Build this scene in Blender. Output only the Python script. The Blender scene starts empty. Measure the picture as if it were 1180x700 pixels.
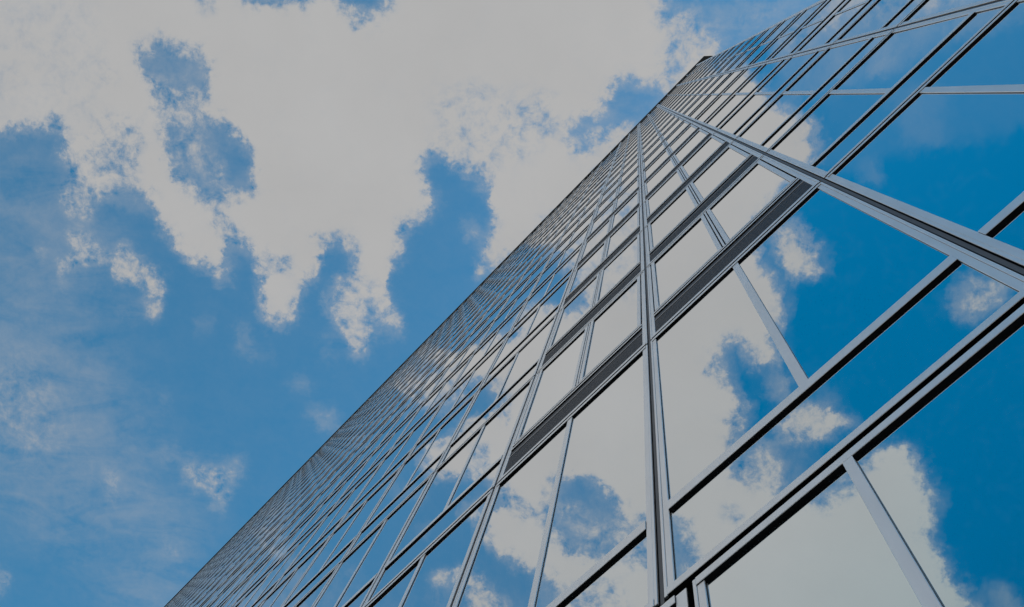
import bpy, math, random
from math import radians

random.seed(7)
scene = bpy.context.scene
col = scene.collection

# ------------------------------------------------------------------ camera, sky, sun, exposure
EYE = 1.6            # camera height above the pavement
D = 1.585            # distance from the lens to the front of the facade
cam_data = bpy.data.cameras.new("camera")
cam_data.sensor_fit = 'HORIZONTAL'
cam_data.sensor_width = 36.0
cam_data.lens = 36.0 * 1065.05 / 1180.0
cam_data.clip_start = 0.05
cam_data.clip_end = 6000
cam = bpy.data.objects.new("camera", cam_data)
col.objects.link(cam)
AX = ((0.68534455, 0.71630479, 0.13118802),      # image right in world
      (-0.68507937, 0.69528004, -0.21737508),    # image down
      (-0.24691922, 0.05910262, 0.96723202))     # view direction
from mathutils import Matrix, Vector
rt = Vector(AX[0]).normalized()
fw = Vector(AX[2]); fw = (fw - rt * fw.dot(rt)).normalized()
dn = fw.cross(rt)
cam.matrix_world = Matrix(((rt.x, -dn.x, -fw.x, 0), (rt.y, -dn.y, -fw.y, 0), (rt.z, -dn.z, -fw.z, EYE), (0, 0, 0, 1)))
scene.camera = cam

SUN_EL, SUN_AZ = radians(52), radians(18)        # the sun stands behind the tower, the facade is in shade
scene.view_settings.view_transform = 'Standard'
scene.view_settings.look = 'None'
scene.view_settings.gamma = 1
scene.view_settings.use_curve_mapping = False
scene.view_settings.exposure = 0.0

SKY_STRENGTH = 0.1
CLOUD = (4.56,4.56,4.56)                                  # cloud radiance before SKY_STRENGTH

# cloud cover in percent over a square patch of that layer, row by row
CLOUD_MAP = [
[5, 5, 4, 1, 1, 1, 1, 0, 0, 0, 0, 0, 0, 0, 0, 0, 0, 0, 0, 0, 0, 0, 0, 0, 0, 0, 0, 0, 0, 0, 0, 0, 0, 0, 0, 0, 0, 0, 0, 0, 0, 0, 0, 0, 0, 0, 0, 0, 0, 0, 0, 0, 0, 0, 0, 0, 0, 0, 0, 0, 0, 0, 0, 0, 0, 0, 0, 0, 0, 0, 0, 0, 1, 5, 6, 6, 4, 4, 3, 3, 2, 2, 1, 1, 1, 1, 0, 0, 0, 0, 0, 0, 0, 0],
    [62, 62, 53, 39, 38, 37, 30, 18, 17, 16, 10, 5, 5, 5, 3, 1, 1, 0, 0, 0, 0, 0, 0, 0, 1, 1, 0, 0, 0, 0, 0, 0, 0, 0, 0, 0, 0, 0, 0, 0, 0, 0, 0, 0, 0, 0, 0, 0, 0, 0, 0, 0, 0, 0, 0, 0, 0, 0, 0, 0, 0, 0, 0, 0, 0, 0, 0, 0, 0, 0, 0, 0, 2, 5, 6, 6, 6, 6, 6, 6, 6, 6, 5, 5, 5, 4, 4, 4, 3, 2, 2, 1, 1, 1],
    [99, 99, 97, 95, 95, 95, 90, 84, 83, 82, 70, 63, 62, 61, 47, 38, 36, 20, 3, 0, 0, 0, 0, 0, 9, 13, 3, 0, 0, 0, 0, 0, 0, 0, 0, 0, 0, 0, 0, 0, 0, 0, 0, 0, 0, 0, 0, 0, 0, 0, 0, 0, 0, 0, 0, 0, 0, 0, 0, 0, 0, 0, 0, 0, 0, 0, 0, 0, 0, 0, 0, 0, 3, 6, 6, 6, 6, 6, 6, 6, 6, 6, 6, 6, 6, 6, 6, 6, 6, 6, 6, 5, 5, 5],
    [100, 100, 100, 100, 100, 100, 100, 100, 100, 100, 99, 99, 99, 99, 96, 95, 94, 78, 45, 16, 3, 0, 0, 1, 16, 30, 20, 5, 0, 0, 0, 0, 0, 0, 0, 0, 0, 0, 0, 0, 0, 0, 0, 0, 0, 0, 0, 0, 0, 0, 0, 0, 0, 0, 0, 0, 0, 0, 0, 0, 0, 0, 0, 0, 0, 0, 0, 0, 0, 0, 0, 0, 4, 6, 6, 6, 6, 6, 6, 6, 6, 6, 6, 6, 6, 6, 6, 6, 6, 6, 6, 6, 6, 6],
    [100, 100, 100, 100, 100, 100, 100, 100, 100, 100, 100, 100, 100, 100, 100, 100, 100, 99, 94, 76, 44, 13, 2, 2, 21, 34, 33, 21, 5, 0, 0, 0, 0, 0, 0, 0, 0, 0, 0, 0, 0, 0, 0, 0, 0, 0, 0, 0, 0, 0, 0, 0, 0, 0, 0, 0, 0, 0, 0, 0, 0, 0, 0, 0, 0, 0, 0, 0, 0, 0, 0, 1, 5, 6, 6, 6, 6, 6, 6, 6, 6, 6, 6, 6, 6, 6, 6, 6, 6, 6, 6, 7, 9, 11],
    [100, 100, 100, 100, 100, 100, 100, 100, 100, 100, 100, 100, 100, 100, 100, 100, 100, 100, 100, 99, 93, 68, 34, 11, 16, 26, 30, 31, 19, 3, 0, 0, 0, 0, 0, 0, 0, 0, 0, 0, 0, 0, 0, 0, 0, 0, 0, 0, 0, 0, 0, 0, 0, 0, 0, 0, 0, 0, 0, 0, 0, 0, 0, 0, 0, 0, 0, 0, 0, 0, 0, 2, 5, 6, 6, 6, 6, 6, 6, 6, 6, 6, 6, 6, 6, 6, 6, 7, 8, 10, 13, 16, 19, 20],
    [100, 100, 100, 100, 100, 100, 100, 100, 100, 100, 100, 100, 100, 100, 100, 100, 100, 100, 100, 100, 100, 98, 90, 66, 35, 15, 10, 14, 14, 2, 0, 0, 0, 0, 0, 0, 0, 0, 0, 0, 0, 0, 0, 0, 0, 0, 0, 0, 0, 0, 0, 0, 0, 0, 0, 0, 1, 4, 1, 0, 0, 0, 0, 0, 0, 0, 0, 0, 0, 0, 0, 3, 6, 6, 6, 6, 6, 6, 6, 6, 6, 6, 6, 7, 8, 10, 13, 15, 18, 20, 21, 22, 22, 22],
    [100, 100, 100, 100, 100, 100, 100, 100, 100, 100, 100, 100, 100, 100, 100, 100, 100, 100, 100, 100, 100, 100, 100, 98, 90, 66, 34, 11, 2, 0, 0, 0, 0, 0, 0, 0, 0, 0, 0, 0, 0, 0, 0, 0, 0, 0, 0, 0, 0, 0, 0, 0, 0, 0, 0, 3, 20, 31, 11, 0, 0, 0, 0, 0, 0, 0, 0, 0, 0, 0, 0, 4, 6, 6, 6, 6, 6, 6, 6, 6, 7, 9, 12, 15, 17, 20, 21, 22, 22, 22, 22, 22, 22, 22],
    [100, 100, 100, 100, 100, 100, 100, 100, 100, 100, 100, 100, 100, 100, 100, 100, 100, 100, 100, 100, 100, 100, 100, 100, 100, 98, 90, 65, 24, 2, 0, 0, 0, 0, 0, 0, 0, 0, 0, 0, 0, 0, 0, 0, 0, 0, 0, 0, 0, 0, 0, 0, 0, 0, 2, 20, 45, 50, 29, 3, 0, 0, 0, 0, 0, 0, 0, 0, 0, 0, 1, 5, 6, 6, 6, 6, 6, 6, 6, 7, 14, 19, 21, 22, 22, 22, 22, 22, 22, 22, 22, 22, 22, 22],
    [100, 100, 100, 100, 100, 100, 100, 100, 100, 100, 100, 100, 100, 100, 100, 100, 100, 100, 100, 100, 100, 100, 100, 100, 100, 100, 100, 98, 75, 25, 3, 0, 0, 0, 0, 0, 0, 0, 0, 0, 0, 0, 0, 0, 0, 0, 0, 0, 0, 0, 0, 0, 0, 1, 13, 41, 52, 52, 41, 8, 0, 0, 0, 0, 0, 0, 0, 0, 0, 0, 2, 5, 6, 6, 6, 6, 6, 6, 6, 10, 19, 22, 22, 22, 22, 22, 22, 22, 22, 22, 22, 22, 23, 23],
    [100, 100, 100, 100, 100, 100, 100, 100, 100, 100, 100, 100, 100, 100, 100, 100, 100, 100, 100, 100, 100, 100, 100, 100, 100, 100, 100, 100, 98, 76, 39, 16, 3, 0, 0, 0, 0, 0, 0, 0, 0, 0, 0, 0, 0, 0, 0, 0, 0, 0, 0, 0, 0, 3, 29, 50, 51, 49, 35, 6, 0, 0, 0, 0, 0, 0, 0, 0, 0, 0, 3, 6, 6, 6, 6, 6, 6, 6, 7, 14, 21, 22, 22, 22, 22, 22, 23, 23, 25, 26, 29, 30, 34, 34],
    [100, 100, 100, 100, 100, 100, 100, 100, 100, 100, 100, 100, 100, 100, 100, 100, 100, 100, 100, 100, 100, 100, 100, 100, 100, 100, 100, 100, 100, 99, 93, 76, 40, 10, 9, 16, 16, 9, 2, 0, 0, 0, 0, 0, 0, 0, 0, 0, 0, 0, 0, 0, 0, 1, 12, 30, 32, 23, 8, 1, 0, 0, 0, 0, 0, 0, 0, 0, 0, 0, 4, 6, 6, 6, 6, 6, 6, 6, 9, 18, 22, 22, 24, 26, 28, 30, 33, 35, 37, 39, 41, 41, 42, 42],
    [100, 100, 100, 100, 100, 100, 100, 100, 100, 100, 100, 100, 100, 100, 100, 100, 100, 100, 100, 100, 100, 100, 100, 100, 100, 100, 100, 100, 100, 100, 100, 99, 91, 66, 68, 82, 82, 66, 32, 7, 1, 0, 0, 0, 0, 0, 0, 0, 0, 0, 0, 0, 0, 0, 1, 2, 3, 1, 0, 0, 0, 0, 0, 0, 0, 0, 0, 0, 0, 1, 5, 6, 6, 6, 6, 6, 6, 6, 12, 21, 22, 26, 36, 39, 40, 41, 41, 42, 42, 42, 42, 42, 42, 42],
    [100, 100, 100, 100, 100, 100, 100, 100, 100, 100, 100, 100, 100, 100, 100, 100, 100, 100, 100, 100, 100, 100, 100, 100, 100, 100, 100, 100, 100, 100, 100, 100, 100, 98, 99, 100, 100, 98, 87, 56, 24, 6, 0, 0, 0, 0, 0, 0, 0, 0, 0, 0, 0, 0, 0, 0, 0, 0, 0, 0, 0, 0, 0, 0, 0, 0, 0, 0, 0, 2, 7, 8, 8, 8, 7, 6, 6, 7, 17, 22, 22, 30, 41, 42, 42, 42, 42, 42, 42, 42, 42, 42, 42, 42],
    [100, 100, 100, 100, 100, 100, 100, 100, 100, 100, 100, 100, 100, 100, 100, 100, 100, 100, 100, 100, 100, 100, 100, 100, 100, 100, 100, 100, 100, 100, 100, 100, 100, 100, 100, 100, 100, 100, 100, 97, 84, 47, 6, 0, 0, 0, 0, 0, 0, 0, 0, 0, 0, 0, 0, 0, 0, 0, 0, 0, 0, 0, 0, 0, 0, 0, 0, 0, 0, 4, 13, 14, 14, 14, 13, 7, 6, 10, 20, 22, 23, 33, 41, 42, 42, 42, 42, 42, 42, 42, 42, 42, 42, 42],
    [100, 100, 100, 100, 100, 100, 100, 100, 100, 100, 100, 100, 100, 100, 100, 100, 100, 100, 100, 100, 100, 100, 100, 100, 100, 100, 100, 100, 100, 100, 100, 100, 100, 100, 100, 100, 100, 100, 100, 100, 100, 86, 29, 1, 0, 0, 0, 0, 0, 0, 0, 0, 0, 0, 0, 0, 0, 0, 0, 0, 0, 0, 0, 0, 0, 0, 0, 0, 0, 5, 14, 16, 16, 16, 14, 8, 6, 13, 21, 22, 24, 36, 42, 42, 42, 42, 42, 42, 42, 42, 42, 42, 42, 42],
    [100, 100, 100, 100, 100, 100, 100, 100, 100, 100, 100, 100, 100, 100, 100, 100, 100, 100, 100, 100, 100, 100, 100, 100, 100, 100, 100, 100, 100, 100, 100, 100, 100, 100, 100, 100, 100, 100, 100, 99, 96, 91, 40, 2, 0, 0, 0, 0, 0, 0, 0, 0, 0, 0, 0, 0, 0, 0, 0, 0, 0, 0, 0, 0, 0, 0, 0, 0, 1, 5, 10, 13, 15, 16, 14, 8, 8, 17, 22, 22, 26, 39, 42, 42, 42, 42, 42, 42, 42, 42, 42, 42, 42, 42],
    [100, 100, 100, 100, 100, 100, 100, 100, 100, 100, 100, 100, 100, 100, 100, 100, 100, 100, 100, 100, 100, 100, 100, 100, 100, 100, 100, 100, 100, 100, 100, 100, 100, 100, 100, 100, 100, 100, 99, 92, 70, 61, 21, 1, 0, 0, 0, 0, 0, 0, 0, 0, 0, 0, 0, 0, 0, 0, 0, 0, 0, 0, 0, 0, 0, 0, 0, 1, 2, 5, 6, 7, 9, 13, 13, 8, 10, 20, 22, 22, 29, 41, 42, 42, 42, 42, 42, 42, 42, 42, 42, 42, 42, 42],
    [100, 100, 100, 100, 100, 100, 100, 100, 100, 100, 100, 100, 100, 100, 100, 100, 100, 100, 100, 100, 100, 100, 100, 100, 100, 100, 100, 100, 100, 100, 100, 100, 100, 100, 100, 100, 100, 91, 80, 69, 46, 34, 8, 0, 1, 0, 0, 0, 0, 0, 0, 0, 0, 0, 0, 0, 0, 0, 0, 0, 0, 0, 0, 0, 0, 0, 3, 14, 9, 6, 6, 6, 6, 7, 8, 7, 15, 24, 24, 23, 33, 41, 42, 42, 42, 42, 42, 42, 42, 42, 42, 42, 42, 42],
    [100, 100, 100, 100, 100, 100, 100, 100, 100, 100, 100, 100, 100, 100, 100, 100, 100, 100, 100, 100, 100, 100, 100, 100, 100, 100, 100, 100, 100, 100, 100, 100, 100, 100, 100, 100, 93, 66, 48, 36, 14, 6, 1, 5, 19, 7, 0, 0, 0, 0, 0, 0, 0, 0, 0, 0, 0, 0, 0, 0, 0, 0, 0, 0, 0, 0, 2, 10, 10, 6, 6, 6, 6, 6, 6, 8, 20, 28, 29, 27, 35, 42, 42, 42, 42, 42, 42, 42, 42, 42, 42, 42, 42, 42],
    [100, 100, 100, 100, 100, 100, 100, 100, 100, 100, 100, 100, 100, 100, 100, 100, 100, 100, 100, 100, 100, 100, 100, 100, 100, 100, 100, 100, 100, 100, 100, 100, 100, 100, 100, 94, 68, 47, 34, 11, 1, 0, 2, 28, 57, 25, 2, 1, 1, 0, 0, 0, 0, 0, 0, 0, 0, 0, 0, 0, 0, 0, 0, 0, 0, 0, 0, 1, 5, 6, 6, 6, 6, 6, 6, 10, 21, 25, 27, 29, 38, 42, 42, 42, 42, 42, 42, 42, 42, 42, 42, 42, 42, 42],
    [100, 100, 100, 100, 100, 100, 100, 100, 100, 100, 100, 100, 100, 100, 100, 100, 100, 100, 100, 100, 100, 100, 100, 100, 100, 100, 100, 100, 100, 100, 100, 100, 100, 100, 100, 84, 50, 34, 11, 1, 0, 1, 18, 55, 68, 50, 19, 14, 7, 0, 0, 0, 0, 0, 0, 0, 0, 0, 0, 0, 0, 0, 0, 0, 0, 0, 0, 2, 5, 6, 6, 6, 6, 6, 6, 13, 21, 22, 23, 28, 40, 42, 42, 42, 42, 42, 42, 42, 42, 42, 42, 42, 42, 42],
    [100, 100, 100, 100, 100, 100, 100, 100, 100, 100, 100, 100, 100, 100, 100, 100, 100, 100, 100, 100, 100, 100, 100, 100, 100, 100, 100, 100, 100, 100, 100, 100, 100, 100, 100, 89, 47, 18, 6, 8, 8, 11, 48, 68, 70, 68, 47, 11, 3, 0, 0, 0, 0, 0, 0, 0, 0, 1, 10, 16, 15, 6, 0, 0, 0, 0, 0, 1, 4, 7, 5, 5, 6, 6, 8, 17, 22, 22, 23, 32, 41, 42, 42, 42, 42, 42, 42, 42, 42, 42, 42, 42, 42, 42],
    [100, 100, 100, 100, 100, 100, 100, 100, 100, 100, 100, 100, 100, 100, 100, 100, 100, 100, 100, 100, 100, 100, 100, 100, 100, 100, 100, 100, 100, 100, 100, 100, 100, 100, 100, 90, 41, 19, 17, 18, 19, 17, 42, 67, 70, 68, 37, 3, 0, 0, 0, 0, 0, 0, 0, 0, 0, 6, 53, 78, 75, 35, 3, 0, 0, 0, 2, 13, 34, 45, 15, 6, 4, 4, 9, 20, 22, 22, 25, 37, 42, 42, 42, 42, 42, 42, 42, 42, 42, 42, 42, 42, 42, 42],
    [100, 100, 100, 100, 100, 100, 100, 100, 100, 100, 100, 100, 100, 100, 100, 100, 100, 100, 100, 100, 100, 100, 100, 100, 100, 100, 100, 100, 100, 100, 100, 100, 100, 100, 100, 97, 59, 17, 22, 25, 20, 12, 24, 63, 69, 52, 18, 8, 4, 0, 0, 0, 0, 0, 0, 0, 0, 12, 70, 93, 94, 74, 37, 10, 0, 2, 25, 70, 91, 93, 67, 54, 24, 3, 11, 21, 22, 22, 29, 40, 42, 42, 42, 42, 42, 42, 42, 42, 42, 42, 42, 42, 42, 42],
    [100, 100, 100, 100, 100, 100, 100, 100, 100, 100, 100, 100, 100, 100, 100, 100, 100, 100, 100, 100, 100, 100, 100, 100, 100, 100, 100, 100, 100, 100, 100, 100, 100, 100, 100, 100, 85, 48, 55, 57, 42, 21, 28, 51, 49, 18, 17, 39, 25, 4, 6, 7, 3, 4, 13, 17, 12, 7, 30, 63, 85, 91, 72, 16, 5, 28, 75, 98, 100, 100, 98, 97, 70, 15, 16, 22, 22, 24, 35, 42, 42, 42, 42, 42, 42, 42, 42, 42, 42, 42, 42, 42, 42, 42],
    [100, 100, 100, 100, 100, 100, 100, 100, 100, 100, 100, 100, 100, 100, 100, 100, 100, 100, 100, 100, 100, 100, 100, 100, 100, 100, 100, 100, 100, 100, 100, 100, 100, 100, 100, 100, 97, 80, 72, 72, 70, 60, 33, 11, 8, 2, 12, 31, 26, 31, 62, 65, 48, 54, 75, 83, 74, 44, 14, 11, 29, 49, 35, 11, 41, 83, 98, 100, 100, 100, 100, 100, 87, 30, 13, 15, 18, 24, 38, 42, 42, 42, 42, 42, 42, 42, 42, 42, 42, 42, 42, 42, 42, 42],
    [100, 100, 100, 100, 100, 100, 100, 100, 100, 100, 100, 100, 100, 100, 100, 100, 100, 100, 100, 100, 100, 100, 100, 100, 100, 100, 100, 100, 100, 100, 100, 100, 100, 100, 100, 100, 97, 80, 72, 71, 70, 64, 37, 3, 0, 0, 1, 3, 5, 39, 88, 97, 96, 97, 99, 100, 99, 93, 67, 29, 11, 8, 19, 54, 88, 99, 100, 100, 100, 100, 100, 100, 97, 65, 23, 5, 4, 9, 22, 26, 26, 26, 27, 31, 35, 35, 37, 37, 38, 40, 41, 41, 41, 41],
    [100, 100, 100, 100, 100, 100, 100, 100, 99, 97, 96, 97, 97, 97, 97, 97, 97, 98, 98, 98, 98, 98, 98, 98, 99, 100, 100, 100, 100, 100, 100, 100, 100, 100, 98, 98, 99, 90, 74, 56, 41, 26, 12, 9, 16, 16, 9, 2, 1, 10, 35, 62, 91, 100, 100, 100, 100, 100, 98, 87, 69, 58, 76, 95, 100, 100, 100, 100, 100, 100, 100, 100, 100, 97, 79, 44, 12, 1, 2, 2, 2, 2, 2, 5, 7, 8, 11, 12, 14, 19, 21, 24, 26, 26],
    [100, 100, 100, 100, 100, 100, 100, 100, 97, 93, 92, 93, 93, 93, 93, 93, 93, 93, 93, 93, 93, 93, 93, 94, 95, 99, 100, 100, 100, 100, 100, 100, 100, 99, 83, 83, 99, 98, 79, 50, 36, 42, 41, 49, 69, 81, 67, 32, 11, 7, 8, 19, 61, 96, 100, 100, 100, 100, 100, 100, 99, 98, 99, 100, 100, 100, 100, 100, 100, 100, 100, 100, 100, 100, 99, 93, 58, 11, 1, 0, 0, 0, 0, 0, 0, 0, 0, 0, 1, 1, 2, 3, 4, 5],
    [100, 100, 100, 100, 100, 100, 100, 100, 96, 92, 92, 92, 92, 92, 92, 92, 92, 92, 92, 92, 92, 92, 92, 92, 93, 99, 100, 100, 100, 100, 100, 100, 100, 99, 91, 91, 99, 100, 94, 84, 80, 88, 80, 78, 88, 99, 97, 75, 43, 27, 23, 29, 64, 96, 100, 100, 100, 100, 100, 100, 100, 100, 100, 100, 100, 100, 100, 100, 100, 100, 100, 100, 100, 100, 100, 96, 75, 35, 14, 14, 10, 8, 8, 9, 9, 8, 7, 7, 6, 5, 2, 0, 0, 0],
    [100, 100, 100, 100, 100, 100, 100, 100, 95, 92, 92, 92, 92, 92, 92, 92, 92, 92, 92, 92, 92, 92, 92, 92, 94, 99, 100, 100, 100, 100, 99, 100, 100, 100, 100, 100, 100, 100, 100, 100, 99, 100, 99, 99, 100, 100, 100, 98, 88, 74, 61, 68, 91, 100, 100, 100, 100, 100, 100, 100, 100, 100, 100, 100, 100, 100, 100, 100, 100, 100, 100, 100, 100, 100, 100, 92, 56, 40, 39, 41, 32, 30, 30, 34, 36, 35, 35, 32, 26, 18, 9, 1, 0, 0],
    [100, 100, 100, 100, 100, 100, 100, 99, 94, 92, 92, 92, 92, 92, 92, 92, 92, 92, 92, 92, 92, 92, 92, 92, 95, 99, 100, 97, 92, 86, 77, 83, 98, 100, 100, 100, 100, 100, 100, 100, 100, 100, 100, 100, 100, 100, 100, 100, 100, 99, 97, 98, 100, 100, 100, 100, 100, 100, 100, 100, 100, 100, 100, 100, 100, 100, 100, 100, 100, 100, 100, 100, 100, 100, 100, 97, 77, 68, 57, 46, 37, 36, 36, 38, 41, 41, 36, 26, 18, 14, 11, 2, 0, 0],
    [100, 100, 100, 100, 100, 100, 100, 99, 93, 92, 92, 92, 92, 92, 92, 92, 92, 92, 92, 92, 92, 92, 92, 92, 95, 100, 98, 74, 50, 43, 38, 48, 71, 80, 94, 100, 100, 100, 100, 100, 100, 100, 100, 100, 100, 100, 100, 100, 100, 100, 100, 100, 100, 100, 100, 100, 100, 100, 100, 100, 100, 100, 100, 100, 100, 100, 100, 100, 100, 100, 100, 100, 100, 100, 100, 100, 98, 86, 68, 63, 46, 39, 36, 34, 31, 24, 17, 14, 13, 13, 11, 2, 0, 0],
    [100, 100, 100, 100, 100, 100, 100, 98, 93, 92, 92, 92, 92, 92, 92, 92, 92, 92, 92, 92, 92, 92, 92, 91, 92, 99, 98, 71, 37, 33, 33, 34, 36, 41, 68, 98, 100, 100, 100, 100, 100, 100, 100, 100, 100, 100, 100, 100, 100, 100, 100, 100, 100, 100, 100, 100, 100, 100, 100, 100, 100, 100, 100, 100, 100, 100, 100, 100, 100, 100, 100, 100, 100, 100, 100, 100, 98, 79, 65, 68, 64, 56, 32, 21, 16, 14, 13, 13, 13, 13, 11, 2, 0, 0],
    [100, 100, 100, 100, 100, 100, 100, 97, 92, 92, 92, 92, 92, 92, 92, 92, 92, 92, 92, 92, 92, 92, 92, 86, 81, 96, 100, 90, 52, 34, 33, 33, 33, 34, 61, 97, 100, 100, 100, 100, 100, 100, 100, 100, 100, 100, 100, 100, 100, 100, 100, 100, 100, 100, 100, 100, 100, 100, 100, 100, 100, 100, 100, 100, 100, 100, 100, 100, 100, 100, 100, 100, 100, 100, 100, 100, 96, 73, 63, 71, 82, 77, 27, 13, 13, 13, 13, 13, 13, 13, 11, 2, 0, 0],
    [100, 100, 100, 100, 100, 100, 100, 95, 92, 92, 92, 92, 92, 92, 92, 92, 92, 92, 92, 92, 92, 92, 92, 88, 86, 97, 100, 99, 80, 42, 39, 37, 35, 38, 73, 99, 100, 100, 100, 100, 100, 100, 100, 100, 100, 100, 100, 100, 100, 100, 100, 100, 100, 100, 100, 100, 99, 99, 99, 99, 99, 99, 99, 100, 100, 100, 100, 100, 100, 100, 100, 100, 97, 91, 88, 91, 91, 69, 67, 87, 92, 62, 20, 13, 13, 13, 13, 13, 13, 13, 11, 2, 0, 0],
    [100, 100, 100, 100, 100, 100, 99, 95, 92, 92, 92, 92, 92, 92, 92, 92, 92, 92, 92, 92, 92, 92, 92, 95, 99, 100, 100, 100, 89, 52, 61, 55, 53, 56, 86, 100, 100, 100, 100, 100, 100, 100, 100, 100, 100, 100, 100, 100, 100, 100, 100, 100, 100, 100, 100, 99, 93, 91, 91, 91, 91, 91, 93, 95, 95, 97, 98, 99, 100, 100, 100, 96, 67, 43, 37, 43, 56, 60, 82, 86, 54, 23, 13, 13, 13, 13, 13, 13, 13, 13, 11, 3, 0, 0],
    [100, 100, 100, 100, 100, 100, 99, 94, 93, 93, 93, 93, 94, 95, 95, 95, 96, 93, 87, 94, 93, 93, 93, 97, 96, 97, 98, 99, 87, 54, 64, 60, 60, 66, 88, 97, 99, 100, 100, 100, 100, 100, 100, 100, 100, 100, 100, 100, 100, 100, 100, 100, 100, 100, 100, 98, 88, 86, 86, 86, 86, 86, 86, 86, 85, 86, 87, 94, 100, 100, 100, 88, 40, 23, 22, 23, 31, 57, 71, 42, 18, 13, 13, 13, 13, 13, 13, 13, 13, 13, 12, 5, 0, 0],
    [96, 96, 96, 96, 96, 96, 95, 93, 93, 94, 94, 94, 94, 95, 95, 92, 85, 67, 60, 94, 98, 95, 90, 85, 78, 77, 82, 94, 90, 55, 54, 58, 56, 47, 52, 64, 88, 100, 100, 100, 100, 100, 100, 100, 100, 100, 100, 100, 100, 100, 100, 100, 100, 100, 100, 98, 88, 86, 86, 86, 86, 86, 85, 80, 75, 74, 75, 87, 97, 95, 86, 67, 34, 24, 23, 28, 48, 54, 27, 15, 13, 13, 13, 13, 13, 13, 13, 13, 13, 13, 12, 5, 0, 0],
    [48, 48, 48, 48, 48, 48, 48, 48, 48, 49, 49, 49, 49, 49, 49, 42, 32, 25, 36, 85, 92, 85, 80, 78, 73, 72, 74, 90, 96, 60, 41, 44, 45, 39, 37, 39, 65, 96, 100, 100, 100, 100, 100, 100, 100, 100, 100, 100, 100, 100, 100, 100, 100, 100, 100, 98, 88, 86, 86, 86, 86, 86, 86, 80, 73, 72, 74, 83, 77, 54, 41, 33, 34, 37, 32, 38, 38, 21, 14, 13, 13, 13, 13, 13, 13, 13, 13, 13, 13, 13, 12, 5, 0, 0],
    [15, 15, 15, 15, 16, 16, 17, 17, 18, 19, 19, 19, 20, 20, 20, 19, 19, 18, 31, 74, 80, 78, 78, 78, 77, 77, 80, 93, 97, 67, 40, 42, 42, 38, 34, 31, 40, 72, 96, 100, 100, 100, 100, 100, 100, 100, 100, 100, 100, 100, 100, 100, 100, 100, 100, 97, 88, 86, 86, 86, 86, 86, 86, 84, 78, 79, 81, 86, 71, 33, 34, 52, 75, 82, 56, 27, 15, 13, 13, 13, 13, 13, 13, 13, 13, 13, 13, 13, 13, 13, 12, 5, 0, 0],
    [13, 13, 14, 14, 15, 16, 17, 17, 18, 19, 20, 20, 20, 20, 20, 20, 20, 20, 30, 70, 78, 78, 77, 74, 70, 71, 80, 96, 99, 80, 44, 44, 45, 39, 33, 24, 23, 36, 78, 99, 100, 100, 100, 100, 100, 100, 100, 100, 100, 100, 100, 100, 100, 100, 98, 84, 77, 85, 86, 86, 86, 86, 86, 86, 86, 87, 91, 95, 83, 52, 71, 92, 95, 76, 34, 15, 13, 13, 13, 13, 13, 13, 13, 13, 13, 13, 13, 13, 13, 13, 12, 5, 0, 0],
    [13, 14, 14, 15, 16, 17, 18, 19, 20, 20, 21, 22, 22, 22, 22, 22, 21, 22, 29, 52, 74, 78, 75, 62, 57, 60, 81, 98, 100, 89, 49, 40, 42, 40, 45, 36, 21, 24, 56, 95, 100, 100, 100, 100, 100, 100, 100, 100, 100, 100, 100, 100, 100, 99, 78, 39, 35, 69, 84, 86, 86, 86, 87, 87, 90, 95, 99, 100, 96, 90, 98, 95, 66, 28, 15, 13, 13, 13, 13, 13, 13, 13, 13, 13, 13, 13, 13, 13, 13, 13, 13, 6, 0, 0],
    [14, 14, 15, 15, 16, 18, 19, 20, 21, 22, 23, 23, 23, 24, 23, 23, 23, 24, 29, 38, 68, 78, 74, 60, 55, 59, 83, 99, 100, 95, 64, 40, 37, 39, 49, 42, 22, 22, 52, 94, 100, 100, 100, 100, 100, 100, 100, 100, 100, 100, 100, 100, 100, 97, 57, 20, 15, 26, 48, 64, 79, 90, 94, 96, 98, 100, 100, 100, 100, 100, 95, 65, 25, 14, 13, 13, 13, 13, 13, 13, 13, 13, 13, 13, 13, 13, 13, 13, 13, 13, 13, 8, 1, 0],
    [14, 14, 15, 16, 17, 19, 20, 21, 23, 24, 24, 25, 25, 25, 25, 25, 25, 29, 38, 44, 64, 69, 68, 60, 50, 54, 82, 98, 100, 100, 89, 55, 38, 38, 40, 37, 27, 33, 67, 98, 100, 100, 100, 100, 100, 100, 100, 100, 100, 100, 100, 100, 100, 99, 74, 25, 13, 13, 15, 19, 37, 79, 99, 100, 100, 100, 100, 100, 100, 95, 66, 26, 14, 13, 13, 13, 13, 13, 13, 13, 13, 13, 13, 13, 13, 13, 13, 13, 13, 13, 13, 8, 1, 0],
    [14, 14, 15, 17, 18, 20, 21, 23, 24, 25, 26, 26, 26, 27, 27, 26, 26, 32, 49, 54, 55, 54, 50, 42, 37, 38, 50, 77, 97, 100, 99, 85, 59, 48, 48, 56, 64, 79, 94, 100, 100, 100, 100, 100, 100, 100, 100, 100, 100, 100, 100, 100, 100, 100, 92, 48, 16, 13, 13, 13, 16, 51, 96, 100, 100, 100, 100, 100, 94, 66, 26, 14, 13, 13, 13, 13, 13, 13, 13, 13, 13, 13, 13, 13, 13, 13, 13, 13, 13, 13, 13, 8, 1, 0],
    [14, 15, 16, 17, 19, 20, 22, 24, 25, 26, 27, 27, 28, 28, 28, 28, 27, 28, 38, 51, 50, 36, 27, 23, 26, 28, 28, 40, 81, 99, 100, 99, 94, 79, 75, 91, 98, 99, 100, 100, 100, 100, 100, 100, 100, 100, 100, 100, 100, 100, 100, 100, 100, 100, 95, 63, 19, 13, 13, 13, 14, 38, 90, 100, 100, 100, 100, 90, 56, 25, 14, 13, 13, 13, 13, 13, 13, 13, 13, 13, 13, 13, 13, 13, 13, 13, 13, 13, 13, 13, 13, 8, 1, 0],
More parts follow.
